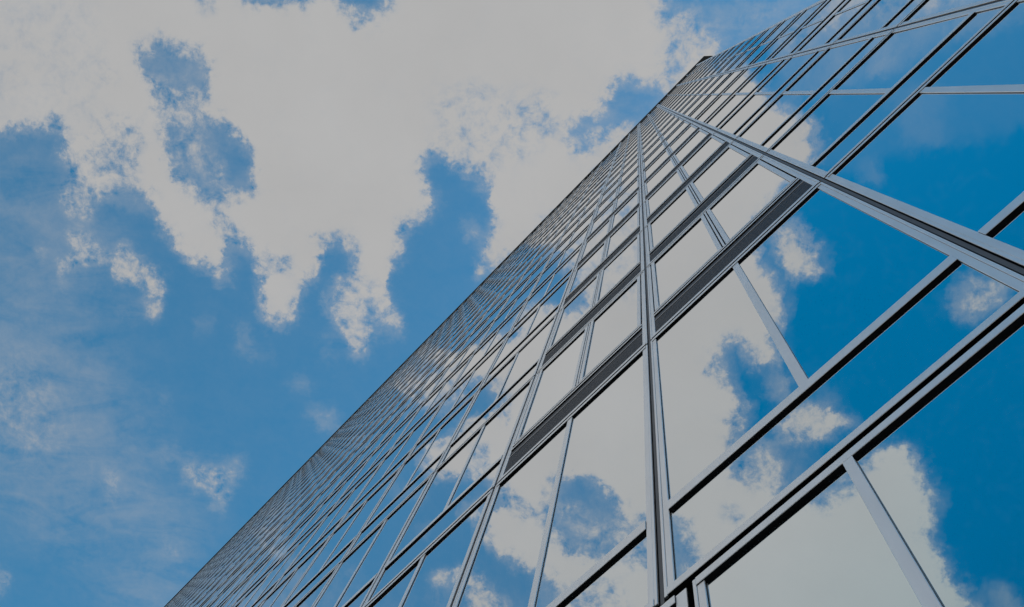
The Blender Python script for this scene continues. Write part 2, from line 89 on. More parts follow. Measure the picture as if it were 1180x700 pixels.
    [14, 15, 16, 17, 19, 21, 23, 25, 26, 27, 28, 28, 29, 29, 29, 29, 28, 28, 29, 36, 39, 28, 22, 20, 18, 17, 16, 20, 65, 98, 100, 100, 96, 67, 48, 83, 99, 100, 100, 100, 100, 100, 100, 100, 100, 100, 100, 100, 100, 100, 100, 100, 98, 87, 60, 28, 14, 13, 13, 13, 14, 35, 88, 100, 100, 99, 89, 51, 20, 13, 13, 13, 13, 13, 13, 13, 13, 13, 13, 13, 13, 13, 13, 13, 13, 13, 13, 13, 13, 13, 13, 8, 1, 0],
    [14, 15, 16, 18, 19, 21, 23, 25, 26, 28, 28, 29, 29, 29, 29, 29, 29, 30, 37, 34, 31, 25, 22, 20, 18, 16, 15, 16, 40, 80, 98, 100, 98, 87, 59, 63, 95, 100, 100, 100, 100, 100, 100, 99, 97, 98, 100, 100, 100, 100, 100, 99, 80, 39, 19, 14, 13, 13, 16, 27, 22, 49, 95, 100, 98, 83, 48, 19, 13, 13, 13, 13, 13, 13, 13, 13, 13, 13, 13, 13, 13, 13, 13, 13, 13, 13, 13, 13, 13, 13, 13, 9, 1, 0],
    [14, 15, 16, 18, 19, 21, 23, 25, 26, 28, 28, 29, 29, 30, 32, 32, 29, 33, 52, 55, 46, 27, 22, 21, 19, 17, 15, 14, 17, 40, 89, 100, 100, 99, 87, 51, 69, 96, 100, 100, 100, 100, 100, 87, 62, 68, 86, 95, 99, 100, 100, 95, 54, 18, 13, 13, 13, 13, 19, 42, 35, 69, 99, 97, 79, 37, 17, 13, 13, 13, 13, 13, 13, 13, 13, 13, 13, 13, 13, 13, 13, 13, 13, 13, 13, 13, 13, 13, 13, 13, 13, 10, 2, 0],
    [14, 15, 16, 17, 19, 21, 23, 25, 26, 27, 28, 29, 29, 30, 39, 36, 29, 32, 51, 59, 56, 36, 33, 43, 41, 23, 16, 14, 14, 32, 86, 99, 100, 99, 74, 30, 31, 70, 92, 89, 92, 97, 100, 92, 54, 27, 36, 58, 92, 100, 100, 94, 45, 15, 13, 13, 13, 13, 14, 22, 51, 90, 95, 68, 33, 15, 13, 13, 13, 13, 13, 13, 13, 13, 13, 13, 13, 13, 13, 13, 13, 13, 13, 13, 13, 13, 13, 13, 13, 13, 13, 11, 2, 0],
    [14, 15, 16, 17, 19, 21, 22, 24, 26, 27, 27, 28, 28, 29, 36, 34, 29, 39, 54, 51, 52, 45, 46, 73, 73, 54, 28, 15, 14, 21, 51, 80, 95, 96, 53, 18, 17, 48, 81, 61, 62, 86, 100, 91, 44, 16, 17, 40, 90, 100, 100, 85, 34, 14, 13, 13, 13, 13, 13, 20, 69, 89, 60, 25, 14, 13, 13, 13, 13, 13, 13, 13, 13, 13, 13, 13, 13, 13, 13, 13, 13, 13, 13, 13, 13, 13, 13, 13, 13, 13, 13, 11, 2, 0],
    [14, 15, 16, 17, 19, 20, 22, 24, 25, 26, 27, 27, 28, 28, 29, 29, 33, 49, 45, 31, 31, 32, 39, 72, 77, 75, 62, 30, 15, 13, 16, 28, 55, 83, 56, 16, 14, 32, 73, 73, 73, 93, 95, 64, 22, 14, 18, 50, 94, 100, 95, 55, 18, 13, 13, 13, 13, 13, 13, 17, 54, 48, 19, 13, 13, 13, 13, 13, 13, 13, 13, 13, 13, 13, 13, 13, 13, 13, 13, 13, 13, 13, 13, 13, 13, 13, 13, 13, 13, 13, 13, 11, 2, 0],
    [14, 15, 16, 17, 19, 20, 22, 23, 24, 25, 26, 27, 27, 27, 27, 28, 34, 37, 29, 25, 23, 22, 27, 50, 53, 58, 74, 56, 20, 13, 13, 13, 17, 32, 32, 15, 13, 21, 70, 97, 98, 95, 66, 25, 15, 30, 49, 67, 84, 93, 86, 32, 13, 13, 13, 13, 13, 13, 13, 14, 20, 17, 13, 13, 13, 13, 13, 13, 13, 13, 13, 13, 13, 13, 13, 13, 13, 13, 13, 13, 13, 13, 13, 13, 13, 13, 13, 13, 13, 13, 13, 11, 2, 0],
    [14, 15, 16, 17, 19, 20, 22, 23, 24, 25, 26, 26, 27, 27, 27, 27, 27, 26, 25, 23, 22, 21, 19, 20, 19, 30, 67, 49, 17, 13, 13, 13, 13, 13, 14, 13, 13, 27, 83, 100, 98, 70, 27, 14, 21, 56, 71, 72, 73, 76, 72, 28, 13, 13, 13, 13, 13, 13, 13, 13, 13, 13, 13, 13, 13, 13, 13, 13, 13, 13, 13, 13, 13, 13, 13, 13, 13, 13, 13, 13, 13, 13, 13, 13, 13, 13, 13, 13, 13, 13, 13, 11, 2, 0],
    [15, 16, 17, 18, 19, 21, 22, 24, 25, 25, 26, 26, 26, 26, 26, 26, 25, 25, 24, 23, 21, 20, 19, 21, 22, 35, 61, 29, 14, 13, 13, 13, 13, 13, 13, 13, 13, 28, 86, 100, 96, 49, 15, 13, 30, 66, 72, 71, 62, 58, 65, 39, 15, 13, 13, 13, 13, 13, 13, 13, 13, 13, 13, 13, 13, 13, 13, 13, 13, 13, 13, 13, 13, 13, 13, 13, 13, 13, 13, 13, 13, 13, 13, 13, 13, 13, 13, 13, 13, 13, 13, 12, 4, 0],
    [15, 16, 18, 19, 21, 22, 24, 25, 26, 26, 27, 27, 27, 27, 26, 26, 25, 24, 23, 22, 21, 19, 23, 30, 27, 32, 42, 17, 13, 13, 13, 14, 14, 13, 13, 13, 13, 26, 80, 97, 86, 37, 14, 13, 29, 63, 72, 71, 51, 40, 64, 54, 19, 13, 13, 13, 13, 13, 13, 13, 13, 13, 13, 13, 13, 13, 13, 13, 13, 13, 13, 13, 13, 13, 13, 13, 13, 13, 13, 13, 13, 13, 13, 13, 13, 13, 13, 13, 13, 13, 13, 12, 5, 0],
    [16, 17, 19, 20, 22, 24, 25, 26, 27, 28, 28, 28, 28, 27, 27, 26, 25, 24, 23, 22, 20, 19, 20, 21, 17, 17, 17, 14, 13, 13, 14, 20, 18, 13, 13, 16, 15, 17, 40, 60, 41, 17, 13, 13, 16, 41, 68, 72, 61, 46, 58, 59, 22, 13, 13, 13, 13, 13, 13, 13, 13, 13, 13, 13, 13, 13, 13, 13, 13, 13, 13, 13, 13, 13, 13, 13, 13, 13, 13, 13, 13, 13, 13, 13, 13, 13, 13, 13, 13, 13, 13, 12, 5, 0],
    [17, 18, 20, 22, 24, 26, 27, 29, 29, 30, 30, 30, 29, 29, 28, 27, 26, 24, 23, 22, 20, 19, 17, 16, 15, 14, 14, 13, 13, 13, 14, 18, 16, 13, 15, 30, 21, 13, 14, 16, 14, 13, 13, 14, 16, 22, 55, 71, 64, 36, 28, 34, 17, 13, 13, 13, 13, 13, 13, 13, 13, 13, 13, 13, 13, 13, 13, 13, 13, 13, 13, 13, 13, 13, 13, 13, 13, 13, 13, 13, 13, 13, 13, 13, 13, 13, 13, 13, 13, 13, 13, 12, 5, 0],
    [17, 19, 22, 24, 26, 28, 30, 31, 32, 32, 32, 32, 31, 30, 29, 28, 27, 25, 24, 22, 21, 19, 18, 16, 15, 14, 14, 13, 13, 13, 13, 13, 13, 13, 15, 33, 26, 15, 15, 13, 13, 13, 13, 16, 28, 22, 40, 65, 41, 16, 14, 14, 13, 13, 13, 13, 13, 13, 13, 13, 13, 13, 13, 13, 13, 13, 13, 13, 13, 13, 13, 13, 13, 13, 13, 13, 13, 13, 13, 13, 13, 13, 13, 13, 13, 13, 13, 13, 13, 13, 13, 12, 5, 0],
    [18, 20, 23, 26, 28, 30, 32, 33, 34, 34, 34, 34, 33, 32, 31, 29, 28, 26, 25, 23, 21, 19, 18, 17, 15, 15, 14, 14, 13, 13, 13, 13, 13, 13, 14, 23, 24, 19, 20, 14, 13, 13, 13, 16, 28, 20, 22, 38, 21, 13, 13, 13, 13, 13, 13, 13, 13, 13, 13, 13, 13, 13, 13, 13, 13, 13, 13, 13, 13, 13, 13, 13, 13, 13, 13, 13, 13, 13, 13, 13, 13, 13, 13, 13, 13, 13, 13, 13, 13, 13, 13, 12, 5, 0],
    [19, 22, 24, 27, 30, 32, 34, 35, 36, 36, 36, 35, 35, 33, 32, 31, 29, 27, 26, 24, 22, 20, 19, 17, 16, 15, 14, 14, 13, 13, 13, 13, 13, 13, 13, 13, 14, 14, 15, 13, 13, 13, 13, 14, 16, 14, 13, 15, 14, 13, 13, 13, 13, 13, 13, 13, 13, 13, 13, 13, 13, 13, 13, 13, 13, 13, 13, 13, 13, 13, 13, 13, 13, 13, 13, 13, 13, 13, 13, 13, 13, 13, 13, 13, 13, 13, 13, 13, 13, 13, 13, 13, 6, 0],
    [20, 23, 26, 29, 32, 34, 36, 37, 38, 38, 38, 37, 36, 35, 33, 32, 30, 28, 27, 25, 23, 21, 19, 18, 16, 15, 14, 14, 13, 13, 13, 13, 13, 13, 13, 13, 13, 13, 13, 13, 16, 19, 14, 13, 13, 13, 13, 13, 13, 13, 13, 13, 13, 13, 13, 13, 13, 13, 13, 13, 13, 13, 13, 13, 13, 13, 13, 13, 13, 13, 13, 13, 13, 13, 13, 13, 13, 13, 13, 13, 13, 13, 13, 13, 13, 13, 13, 13, 13, 13, 13, 13, 8, 1],
    [21, 24, 27, 30, 33, 35, 37, 38, 39, 39, 39, 38, 37, 36, 35, 33, 31, 29, 28, 26, 24, 22, 20, 18, 17, 16, 15, 14, 14, 13, 13, 13, 13, 13, 13, 13, 13, 13, 13, 14, 22, 24, 14, 13, 13, 13, 13, 13, 13, 13, 13, 13, 13, 13, 13, 13, 13, 13, 13, 13, 13, 13, 13, 13, 13, 13, 13, 13, 13, 13, 13, 13, 13, 13, 13, 13, 13, 13, 13, 13, 13, 13, 13, 13, 13, 13, 13, 13, 13, 13, 13, 13, 8, 1],
    [22, 24, 28, 31, 34, 36, 38, 39, 40, 40, 40, 39, 38, 37, 35, 34, 32, 30, 29, 27, 25, 23, 21, 19, 18, 17, 17, 15, 14, 13, 13, 13, 13, 13, 13, 13, 13, 13, 13, 13, 15, 14, 13, 13, 13, 13, 13, 13, 13, 13, 13, 13, 13, 13, 13, 13, 13, 13, 13, 13, 13, 13, 13, 13, 13, 13, 13, 13, 13, 13, 13, 13, 13, 13, 13, 13, 13, 13, 13, 13, 13, 13, 13, 13, 13, 13, 13, 13, 13, 13, 13, 13, 8, 1],
    [22, 25, 29, 32, 35, 37, 39, 40, 40, 40, 40, 39, 38, 37, 36, 34, 33, 31, 29, 28, 26, 24, 22, 20, 18, 21, 25, 17, 14, 14, 13, 13, 13, 13, 13, 13, 13, 13, 13, 13, 13, 16, 21, 21, 16, 13, 13, 13, 13, 13, 13, 13, 13, 13, 13, 13, 13, 13, 13, 13, 13, 13, 13, 13, 13, 13, 13, 13, 13, 13, 13, 13, 13, 13, 13, 13, 13, 13, 13, 13, 13, 13, 13, 13, 13, 13, 13, 13, 13, 13, 13, 13, 8, 1],
    [23, 26, 29, 32, 35, 37, 39, 40, 40, 40, 40, 39, 38, 37, 36, 35, 33, 32, 30, 28, 27, 25, 23, 21, 19, 21, 23, 17, 14, 14, 13, 13, 13, 13, 13, 13, 13, 13, 13, 13, 13, 19, 31, 40, 34, 19, 13, 13, 13, 13, 13, 13, 13, 13, 13, 13, 13, 13, 13, 13, 13, 13, 13, 13, 13, 13, 13, 13, 13, 13, 13, 13, 13, 13, 13, 13, 13, 13, 13, 13, 13, 13, 13, 13, 13, 13, 13, 13, 13, 13, 13, 13, 8, 1],
    [23, 26, 29, 32, 35, 37, 39, 40, 40, 40, 40, 39, 38, 37, 36, 35, 33, 32, 31, 29, 27, 26, 24, 22, 20, 18, 17, 16, 15, 14, 13, 13, 13, 13, 13, 13, 13, 13, 13, 13, 13, 13, 18, 30, 28, 19, 13, 13, 13, 13, 13, 13, 13, 13, 13, 13, 13, 13, 13, 13, 13, 13, 13, 13, 13, 13, 13, 13, 13, 13, 13, 13, 13, 13, 13, 13, 13, 13, 13, 13, 13, 13, 13, 13, 13, 13, 13, 13, 13, 13, 13, 13, 9, 1],
    [23, 26, 29, 32, 35, 37, 38, 39, 39, 39, 39, 39, 38, 37, 36, 35, 33, 32, 31, 30, 28, 26, 25, 23, 21, 19, 17, 16, 15, 14, 14, 13, 13, 13, 13, 13, 13, 13, 13, 13, 13, 13, 13, 15, 14, 13, 13, 13, 13, 13, 13, 13, 13, 13, 13, 13, 13, 13, 13, 13, 13, 13, 13, 13, 13, 13, 13, 13, 13, 13, 13, 13, 13, 13, 13, 13, 13, 13, 13, 13, 13, 13, 13, 13, 13, 13, 13, 13, 13, 13, 13, 13, 11, 2],
    [23, 26, 29, 32, 34, 36, 37, 38, 39, 39, 38, 38, 37, 36, 35, 34, 33, 32, 31, 30, 29, 27, 25, 23, 21, 20, 18, 17, 15, 14, 14, 13, 13, 13, 13, 13, 13, 13, 13, 13, 13, 13, 13, 13, 13, 13, 13, 13, 13, 13, 13, 13, 13, 13, 13, 13, 13, 13, 13, 13, 13, 13, 13, 13, 13, 13, 13, 13, 13, 13, 13, 13, 13, 13, 13, 13, 13, 13, 13, 13, 13, 13, 13, 13, 13, 13, 13, 13, 13, 13, 13, 13, 11, 2],
    [22, 25, 28, 31, 33, 35, 36, 37, 37, 37, 37, 37, 36, 35, 35, 34, 33, 32, 31, 30, 29, 28, 26, 24, 22, 24, 29, 26, 17, 15, 14, 14, 14, 17, 17, 13, 13, 13, 13, 13, 13, 13, 13, 13, 13, 13, 13, 13, 13, 13, 13, 13, 13, 13, 13, 13, 13, 13, 13, 13, 13, 13, 13, 13, 13, 13, 13, 13, 13, 13, 13, 13, 13, 13, 13, 13, 13, 13, 13, 13, 13, 13, 13, 13, 13, 13, 13, 13, 13, 13, 13, 13, 11, 2],
    [22, 24, 27, 30, 32, 33, 35, 35, 36, 36, 36, 35, 35, 35, 34, 33, 33, 32, 31, 31, 30, 28, 27, 25, 23, 27, 36, 30, 25, 29, 22, 22, 28, 37, 25, 14, 13, 13, 13, 13, 13, 13, 13, 13, 13, 13, 13, 13, 13, 13, 13, 13, 13, 13, 13, 13, 13, 13, 13, 13, 13, 13, 13, 13, 13, 13, 13, 13, 13, 13, 13, 13, 13, 13, 13, 13, 13, 13, 13, 13, 13, 13, 13, 13, 13, 13, 13, 13, 13, 13, 13, 13, 11, 2],
    [21, 23, 26, 28, 30, 32, 33, 34, 34, 34, 34, 34, 34, 33, 33, 33, 32, 32, 32, 33, 31, 29, 27, 25, 23, 22, 21, 25, 43, 49, 46, 46, 49, 44, 22, 13, 13, 13, 13, 13, 13, 13, 13, 13, 13, 13, 13, 13, 13, 13, 13, 13, 13, 13, 13, 13, 13, 13, 13, 13, 13, 13, 13, 13, 13, 13, 13, 13, 13, 13, 13, 13, 13, 13, 13, 13, 13, 13, 13, 13, 13, 13, 13, 13, 13, 13, 13, 13, 13, 13, 13, 13, 11, 2],
    [20, 22, 24, 26, 28, 30, 31, 32, 32, 32, 33, 33, 33, 32, 32, 32, 32, 32, 35, 39, 34, 29, 27, 26, 24, 22, 20, 25, 43, 51, 52, 51, 41, 26, 15, 13, 13, 13, 13, 13, 13, 13, 13, 13, 13, 13, 13, 13, 13, 13, 13, 13, 13, 13, 13, 13, 13, 13, 13, 13, 13, 13, 13, 13, 13, 13, 13, 13, 13, 13, 13, 13, 13, 13, 13, 13, 13, 13, 13, 13, 13, 13, 13, 13, 13, 13, 13, 13, 13, 13, 13, 13, 11, 3],
    [19, 20, 22, 24, 26, 27, 29, 29, 30, 31, 31, 31, 31, 31, 31, 31, 31, 31, 35, 40, 34, 29, 27, 26, 24, 23, 21, 20, 28, 38, 44, 49, 29, 14, 13, 13, 13, 13, 13, 13, 13, 13, 13, 13, 13, 13, 13, 13, 13, 13, 13, 13, 13, 13, 13, 13, 13, 13, 13, 13, 13, 13, 13, 13, 13, 13, 13, 13, 13, 13, 13, 13, 13, 13, 13, 13, 13, 13, 13, 13, 13, 13, 13, 13, 13, 13, 13, 13, 13, 13, 13, 13, 12, 4],
    [18, 19, 21, 22, 24, 25, 26, 27, 28, 29, 29, 29, 30, 30, 30, 30, 30, 30, 35, 39, 32, 29, 27, 26, 25, 23, 21, 20, 19, 19, 31, 48, 28, 14, 13, 13, 13, 13, 13, 13, 13, 13, 13, 13, 13, 13, 13, 13, 13, 13, 13, 13, 13, 13, 13, 13, 13, 13, 13, 13, 13, 13, 13, 13, 13, 13, 13, 13, 13, 13, 13, 13, 13, 13, 13, 13, 13, 13, 13, 13, 13, 13, 13, 13, 13, 13, 13, 13, 13, 13, 13, 13, 12, 5],
    [17, 18, 19, 21, 22, 23, 24, 25, 26, 27, 27, 28, 28, 28, 29, 29, 29, 30, 34, 38, 31, 28, 27, 26, 25, 24, 22, 20, 19, 18, 26, 36, 21, 14, 13, 13, 13, 13, 13, 13, 13, 13, 13, 13, 13, 13, 13, 13, 13, 13, 13, 13, 13, 13, 13, 13, 13, 13, 13, 13, 13, 13, 13, 13, 13, 13, 13, 13, 13, 13, 13, 13, 13, 13, 13, 13, 13, 13, 13, 13, 13, 13, 13, 13, 13, 13, 13, 13, 13, 13, 13, 13, 12, 5],
    [16, 17, 18, 19, 20, 21, 22, 23, 24, 25, 25, 26, 26, 27, 27, 28, 28, 28, 30, 30, 29, 28, 27, 26, 25, 24, 23, 21, 20, 18, 18, 18, 15, 14, 13, 13, 13, 13, 13, 13, 13, 13, 13, 13, 13, 13, 13, 13, 13, 13, 13, 13, 13, 13, 13, 13, 13, 13, 13, 13, 13, 13, 13, 13, 13, 13, 13, 13, 13, 13, 13, 13, 13, 13, 13, 13, 13, 13, 13, 13, 13, 13, 13, 13, 13, 13, 13, 13, 13, 13, 13, 13, 12, 5],
    [15, 16, 17, 18, 19, 20, 20, 21, 22, 23, 23, 24, 25, 25, 26, 26, 27, 27, 27, 27, 27, 27, 27, 26, 25, 24, 23, 22, 20, 19, 17, 16, 15, 14, 14, 13, 13, 13, 13, 13, 13, 13, 13, 13, 13, 13, 13, 13, 13, 13, 13, 13, 13, 13, 13, 13, 13, 13, 13, 13, 13, 13, 13, 13, 13, 13, 13, 13, 13, 13, 13, 13, 13, 13, 13, 13, 13, 13, 13, 13, 13, 13, 13, 13, 13, 13, 13, 13, 13, 13, 13, 13, 12, 5],
    [14, 15, 16, 17, 17, 18, 19, 20, 20, 21, 22, 22, 23, 24, 24, 25, 25, 26, 26, 26, 27, 27, 26, 26, 26, 27, 25, 22, 21, 19, 17, 16, 15, 14, 14, 13, 13, 13, 13, 13, 13, 13, 13, 13, 13, 13, 13, 13, 13, 13, 13, 13, 13, 13, 13, 13, 13, 13, 13, 13, 13, 13, 13, 13, 13, 13, 13, 13, 13, 13, 13, 13, 13, 13, 13, 13, 13, 13, 13, 13, 13, 13, 13, 13, 13, 13, 13, 13, 13, 13, 13, 13, 12, 5],
    [14, 14, 15, 16, 16, 17, 17, 18, 19, 19, 20, 21, 21, 22, 23, 23, 24, 24, 25, 25, 26, 26, 26, 26, 29, 36, 28, 23, 21, 19, 18, 16, 15, 14, 14, 13, 13, 13, 13, 13, 13, 13, 13, 13, 13, 13, 13, 13, 13, 13, 13, 13, 13, 13, 13, 13, 13, 13, 13, 13, 13, 13, 13, 13, 13, 13, 13, 13, 13, 13, 13, 13, 13, 13, 13, 13, 13, 13, 13, 13, 13, 13, 13, 13, 13, 13, 13, 13, 13, 13, 13, 13, 13, 7],
    [14, 14, 14, 15, 15, 16, 16, 17, 17, 18, 19, 19, 20, 21, 21, 22, 23, 23, 24, 25, 25, 26, 26, 26, 33, 39, 27, 23, 21, 19, 18, 16, 15, 14, 14, 13, 13, 13, 13, 13, 13, 13, 13, 13, 13, 13, 13, 13, 13, 13, 13, 13, 13, 13, 13, 13, 13, 13, 13, 13, 13, 13, 13, 13, 13, 13, 13, 13, 13, 13, 13, 13, 13, 13, 13, 13, 13, 13, 13, 13, 13, 13, 13, 13, 13, 13, 13, 13, 13, 13, 13, 13, 13, 8],
    [13, 14, 14, 14, 14, 15, 15, 16, 16, 17, 17, 18, 19, 19, 20, 21, 22, 22, 23, 24, 25, 25, 26, 26, 30, 30, 25, 23, 21, 19, 17, 16, 15, 14, 14, 13, 13, 13, 13, 13, 13, 13, 13, 13, 13, 13, 13, 13, 13, 13, 13, 13, 13, 13, 13, 13, 13, 13, 13, 13, 13, 13, 13, 13, 13, 13, 13, 13, 13, 13, 13, 13, 13, 13, 13, 13, 13, 13, 13, 13, 13, 13, 13, 13, 13, 13, 13, 13, 13, 13, 13, 13, 13, 8],
    [13, 13, 14, 14, 14, 14, 14, 15, 15, 16, 16, 17, 17, 18, 19, 20, 21, 22, 22, 23, 24, 25, 25, 26, 26, 25, 24, 22, 20, 19, 17, 16, 15, 14, 14, 13, 13, 13, 13, 13, 13, 13, 13, 13, 13, 13, 13, 13, 13, 13, 13, 13, 13, 13, 13, 13, 13, 13, 13, 13, 13, 13, 13, 13, 13, 13, 13, 13, 13, 13, 13, 13, 13, 13, 13, 13, 13, 13, 13, 13, 13, 13, 13, 13, 13, 13, 13, 13, 13, 13, 13, 13, 13, 8],
    [13, 13, 16, 21, 21, 17, 14, 14, 14, 15, 15, 16, 16, 17, 18, 19, 20, 21, 22, 23, 24, 25, 25, 25, 25, 24, 23, 22, 20, 18, 17, 15, 15, 14, 13, 13, 13, 13, 13, 13, 13, 13, 13, 13, 13, 13, 13, 13, 13, 13, 13, 13, 13, 13, 13, 13, 13, 13, 13, 13, 13, 13, 13, 13, 13, 13, 13, 13, 13, 13, 13, 13, 13, 13, 13, 13, 13, 13, 13, 13, 13, 13, 13, 13, 13, 13, 13, 13, 13, 13, 13, 13, 13, 8],
    [13, 14, 28, 50, 50, 27, 14, 14, 14, 14, 15, 15, 16, 16, 17, 18, 19, 21, 22, 23, 24, 25, 25, 25, 25, 24, 22, 21, 19, 18, 16, 15, 14, 14, 13, 13, 13, 13, 13, 13, 13, 13, 13, 13, 13, 13, 13, 13, 13, 13, 13, 13, 13, 13, 13, 13, 13, 13, 13, 13, 13, 13, 13, 13, 13, 13, 13, 13, 13, 13, 13, 13, 13, 13, 13, 13, 13, 13, 13, 13, 13, 13, 13, 13, 13, 13, 13, 13, 13, 13, 13, 13, 13, 8],
    [13, 14, 29, 50, 47, 23, 14, 13, 14, 14, 14, 15, 15, 16, 17, 18, 19, 20, 21, 23, 24, 24, 25, 24, 24, 23, 21, 20, 18, 17, 16, 15, 14, 14, 13, 13, 13, 13, 13, 13, 13, 13, 13, 13, 13, 13, 13, 13, 13, 13, 13, 13, 13, 13, 13, 13, 13, 13, 13, 13, 13, 13, 13, 13, 13, 13, 13, 13, 13, 13, 13, 13, 13, 13, 13, 13, 13, 13, 13, 13, 13, 13, 13, 13, 13, 13, 13, 13, 13, 13, 13, 13, 13, 10],
    [13, 14, 18, 21, 20, 15, 13, 13, 13, 14, 14, 14, 15, 15, 16, 17, 19, 20, 21, 22, 23, 24, 24, 24, 23, 22, 20, 19, 17, 16, 15, 14, 14, 13, 13, 13, 13, 13, 13, 13, 13, 13, 13, 13, 13, 13, 13, 13, 13, 13, 13, 13, 13, 13, 13, 13, 13, 13, 13, 13, 13, 13, 13, 13, 13, 13, 13, 13, 13, 13, 13, 13, 13, 13, 13, 13, 13, 13, 13, 13, 13, 13, 13, 13, 13, 13, 13, 13, 13, 13, 13, 13, 13, 13],
    [13, 13, 13, 13, 13, 13, 13, 13, 13, 13, 14, 14, 14, 15, 16, 17, 18, 20, 21, 22, 23, 23, 23, 23, 22, 21, 19, 18, 17, 16, 15, 14, 14, 13, 13, 13, 13, 13, 13, 13, 13, 13, 13, 13, 13, 13, 13, 13, 13, 13, 13, 13, 13, 13, 13, 13, 13, 13, 13, 13, 13, 13, 13, 13, 13, 13, 13, 13, 13, 13, 13, 13, 13, 13, 13, 13, 13, 13, 13, 13, 13, 13, 13, 13, 13, 13, 13, 13, 13, 13, 13, 13, 13, 13],
    [13, 13, 13, 13, 13, 13, 13, 13, 13, 13, 13, 14, 14, 15, 16, 17, 18, 19, 21, 22, 22, 23, 23, 22, 21, 20, 18, 17, 16, 15, 14, 14, 13, 13, 13, 13, 13, 13, 13, 13, 13, 13, 13, 13, 13, 13, 13, 13, 13, 13, 13, 13, 13, 13, 13, 13, 13, 13, 13, 13, 13, 13, 13, 13, 13, 13, 13, 13, 13, 13, 13, 13, 13, 13, 13, 13, 13, 13, 13, 13, 13, 13, 13, 13, 13, 13, 13, 13, 13, 13, 13, 13, 13, 13],
    [13, 13, 13, 13, 13, 13, 13, 13, 13, 13, 13, 14, 14, 15, 16, 17, 18, 19, 20, 21, 22, 22, 22, 21, 20, 19, 18, 16, 15, 15, 14, 14, 13, 13, 13, 13, 13, 13, 13, 13, 13, 13, 13, 13, 13, 13, 13, 13, 13, 13, 13, 13, 13, 13, 13, 13, 13, 13, 13, 13, 13, 13, 13, 13, 13, 13, 13, 13, 13, 13, 13, 13, 13, 13, 13, 13, 13, 13, 13, 13, 13, 13, 13, 13, 13, 13, 13, 13, 13, 13, 13, 13, 13, 13],
    [13, 13, 13, 13, 13, 13, 13, 13, 13, 13, 13, 14, 14, 15, 15, 16, 18, 19, 20, 21, 21, 21, 21, 20, 19, 18, 17, 16, 15, 14, 14, 13, 13, 13, 13, 13, 13, 13, 13, 13, 13, 13, 13, 13, 13, 13, 13, 13, 13, 13, 13, 13, 13, 13, 13, 13, 13, 13, 13, 13, 13, 13, 13, 13, 13, 13, 13, 13, 13, 13, 13, 13, 13, 13, 13, 13, 13, 13, 13, 13, 13, 13, 13, 13, 13, 13, 13, 13, 13, 13, 13, 13, 13, 13],]
MAP_S = (-0.87, 0.22)
MAP_T = (-0.47, 0.67)

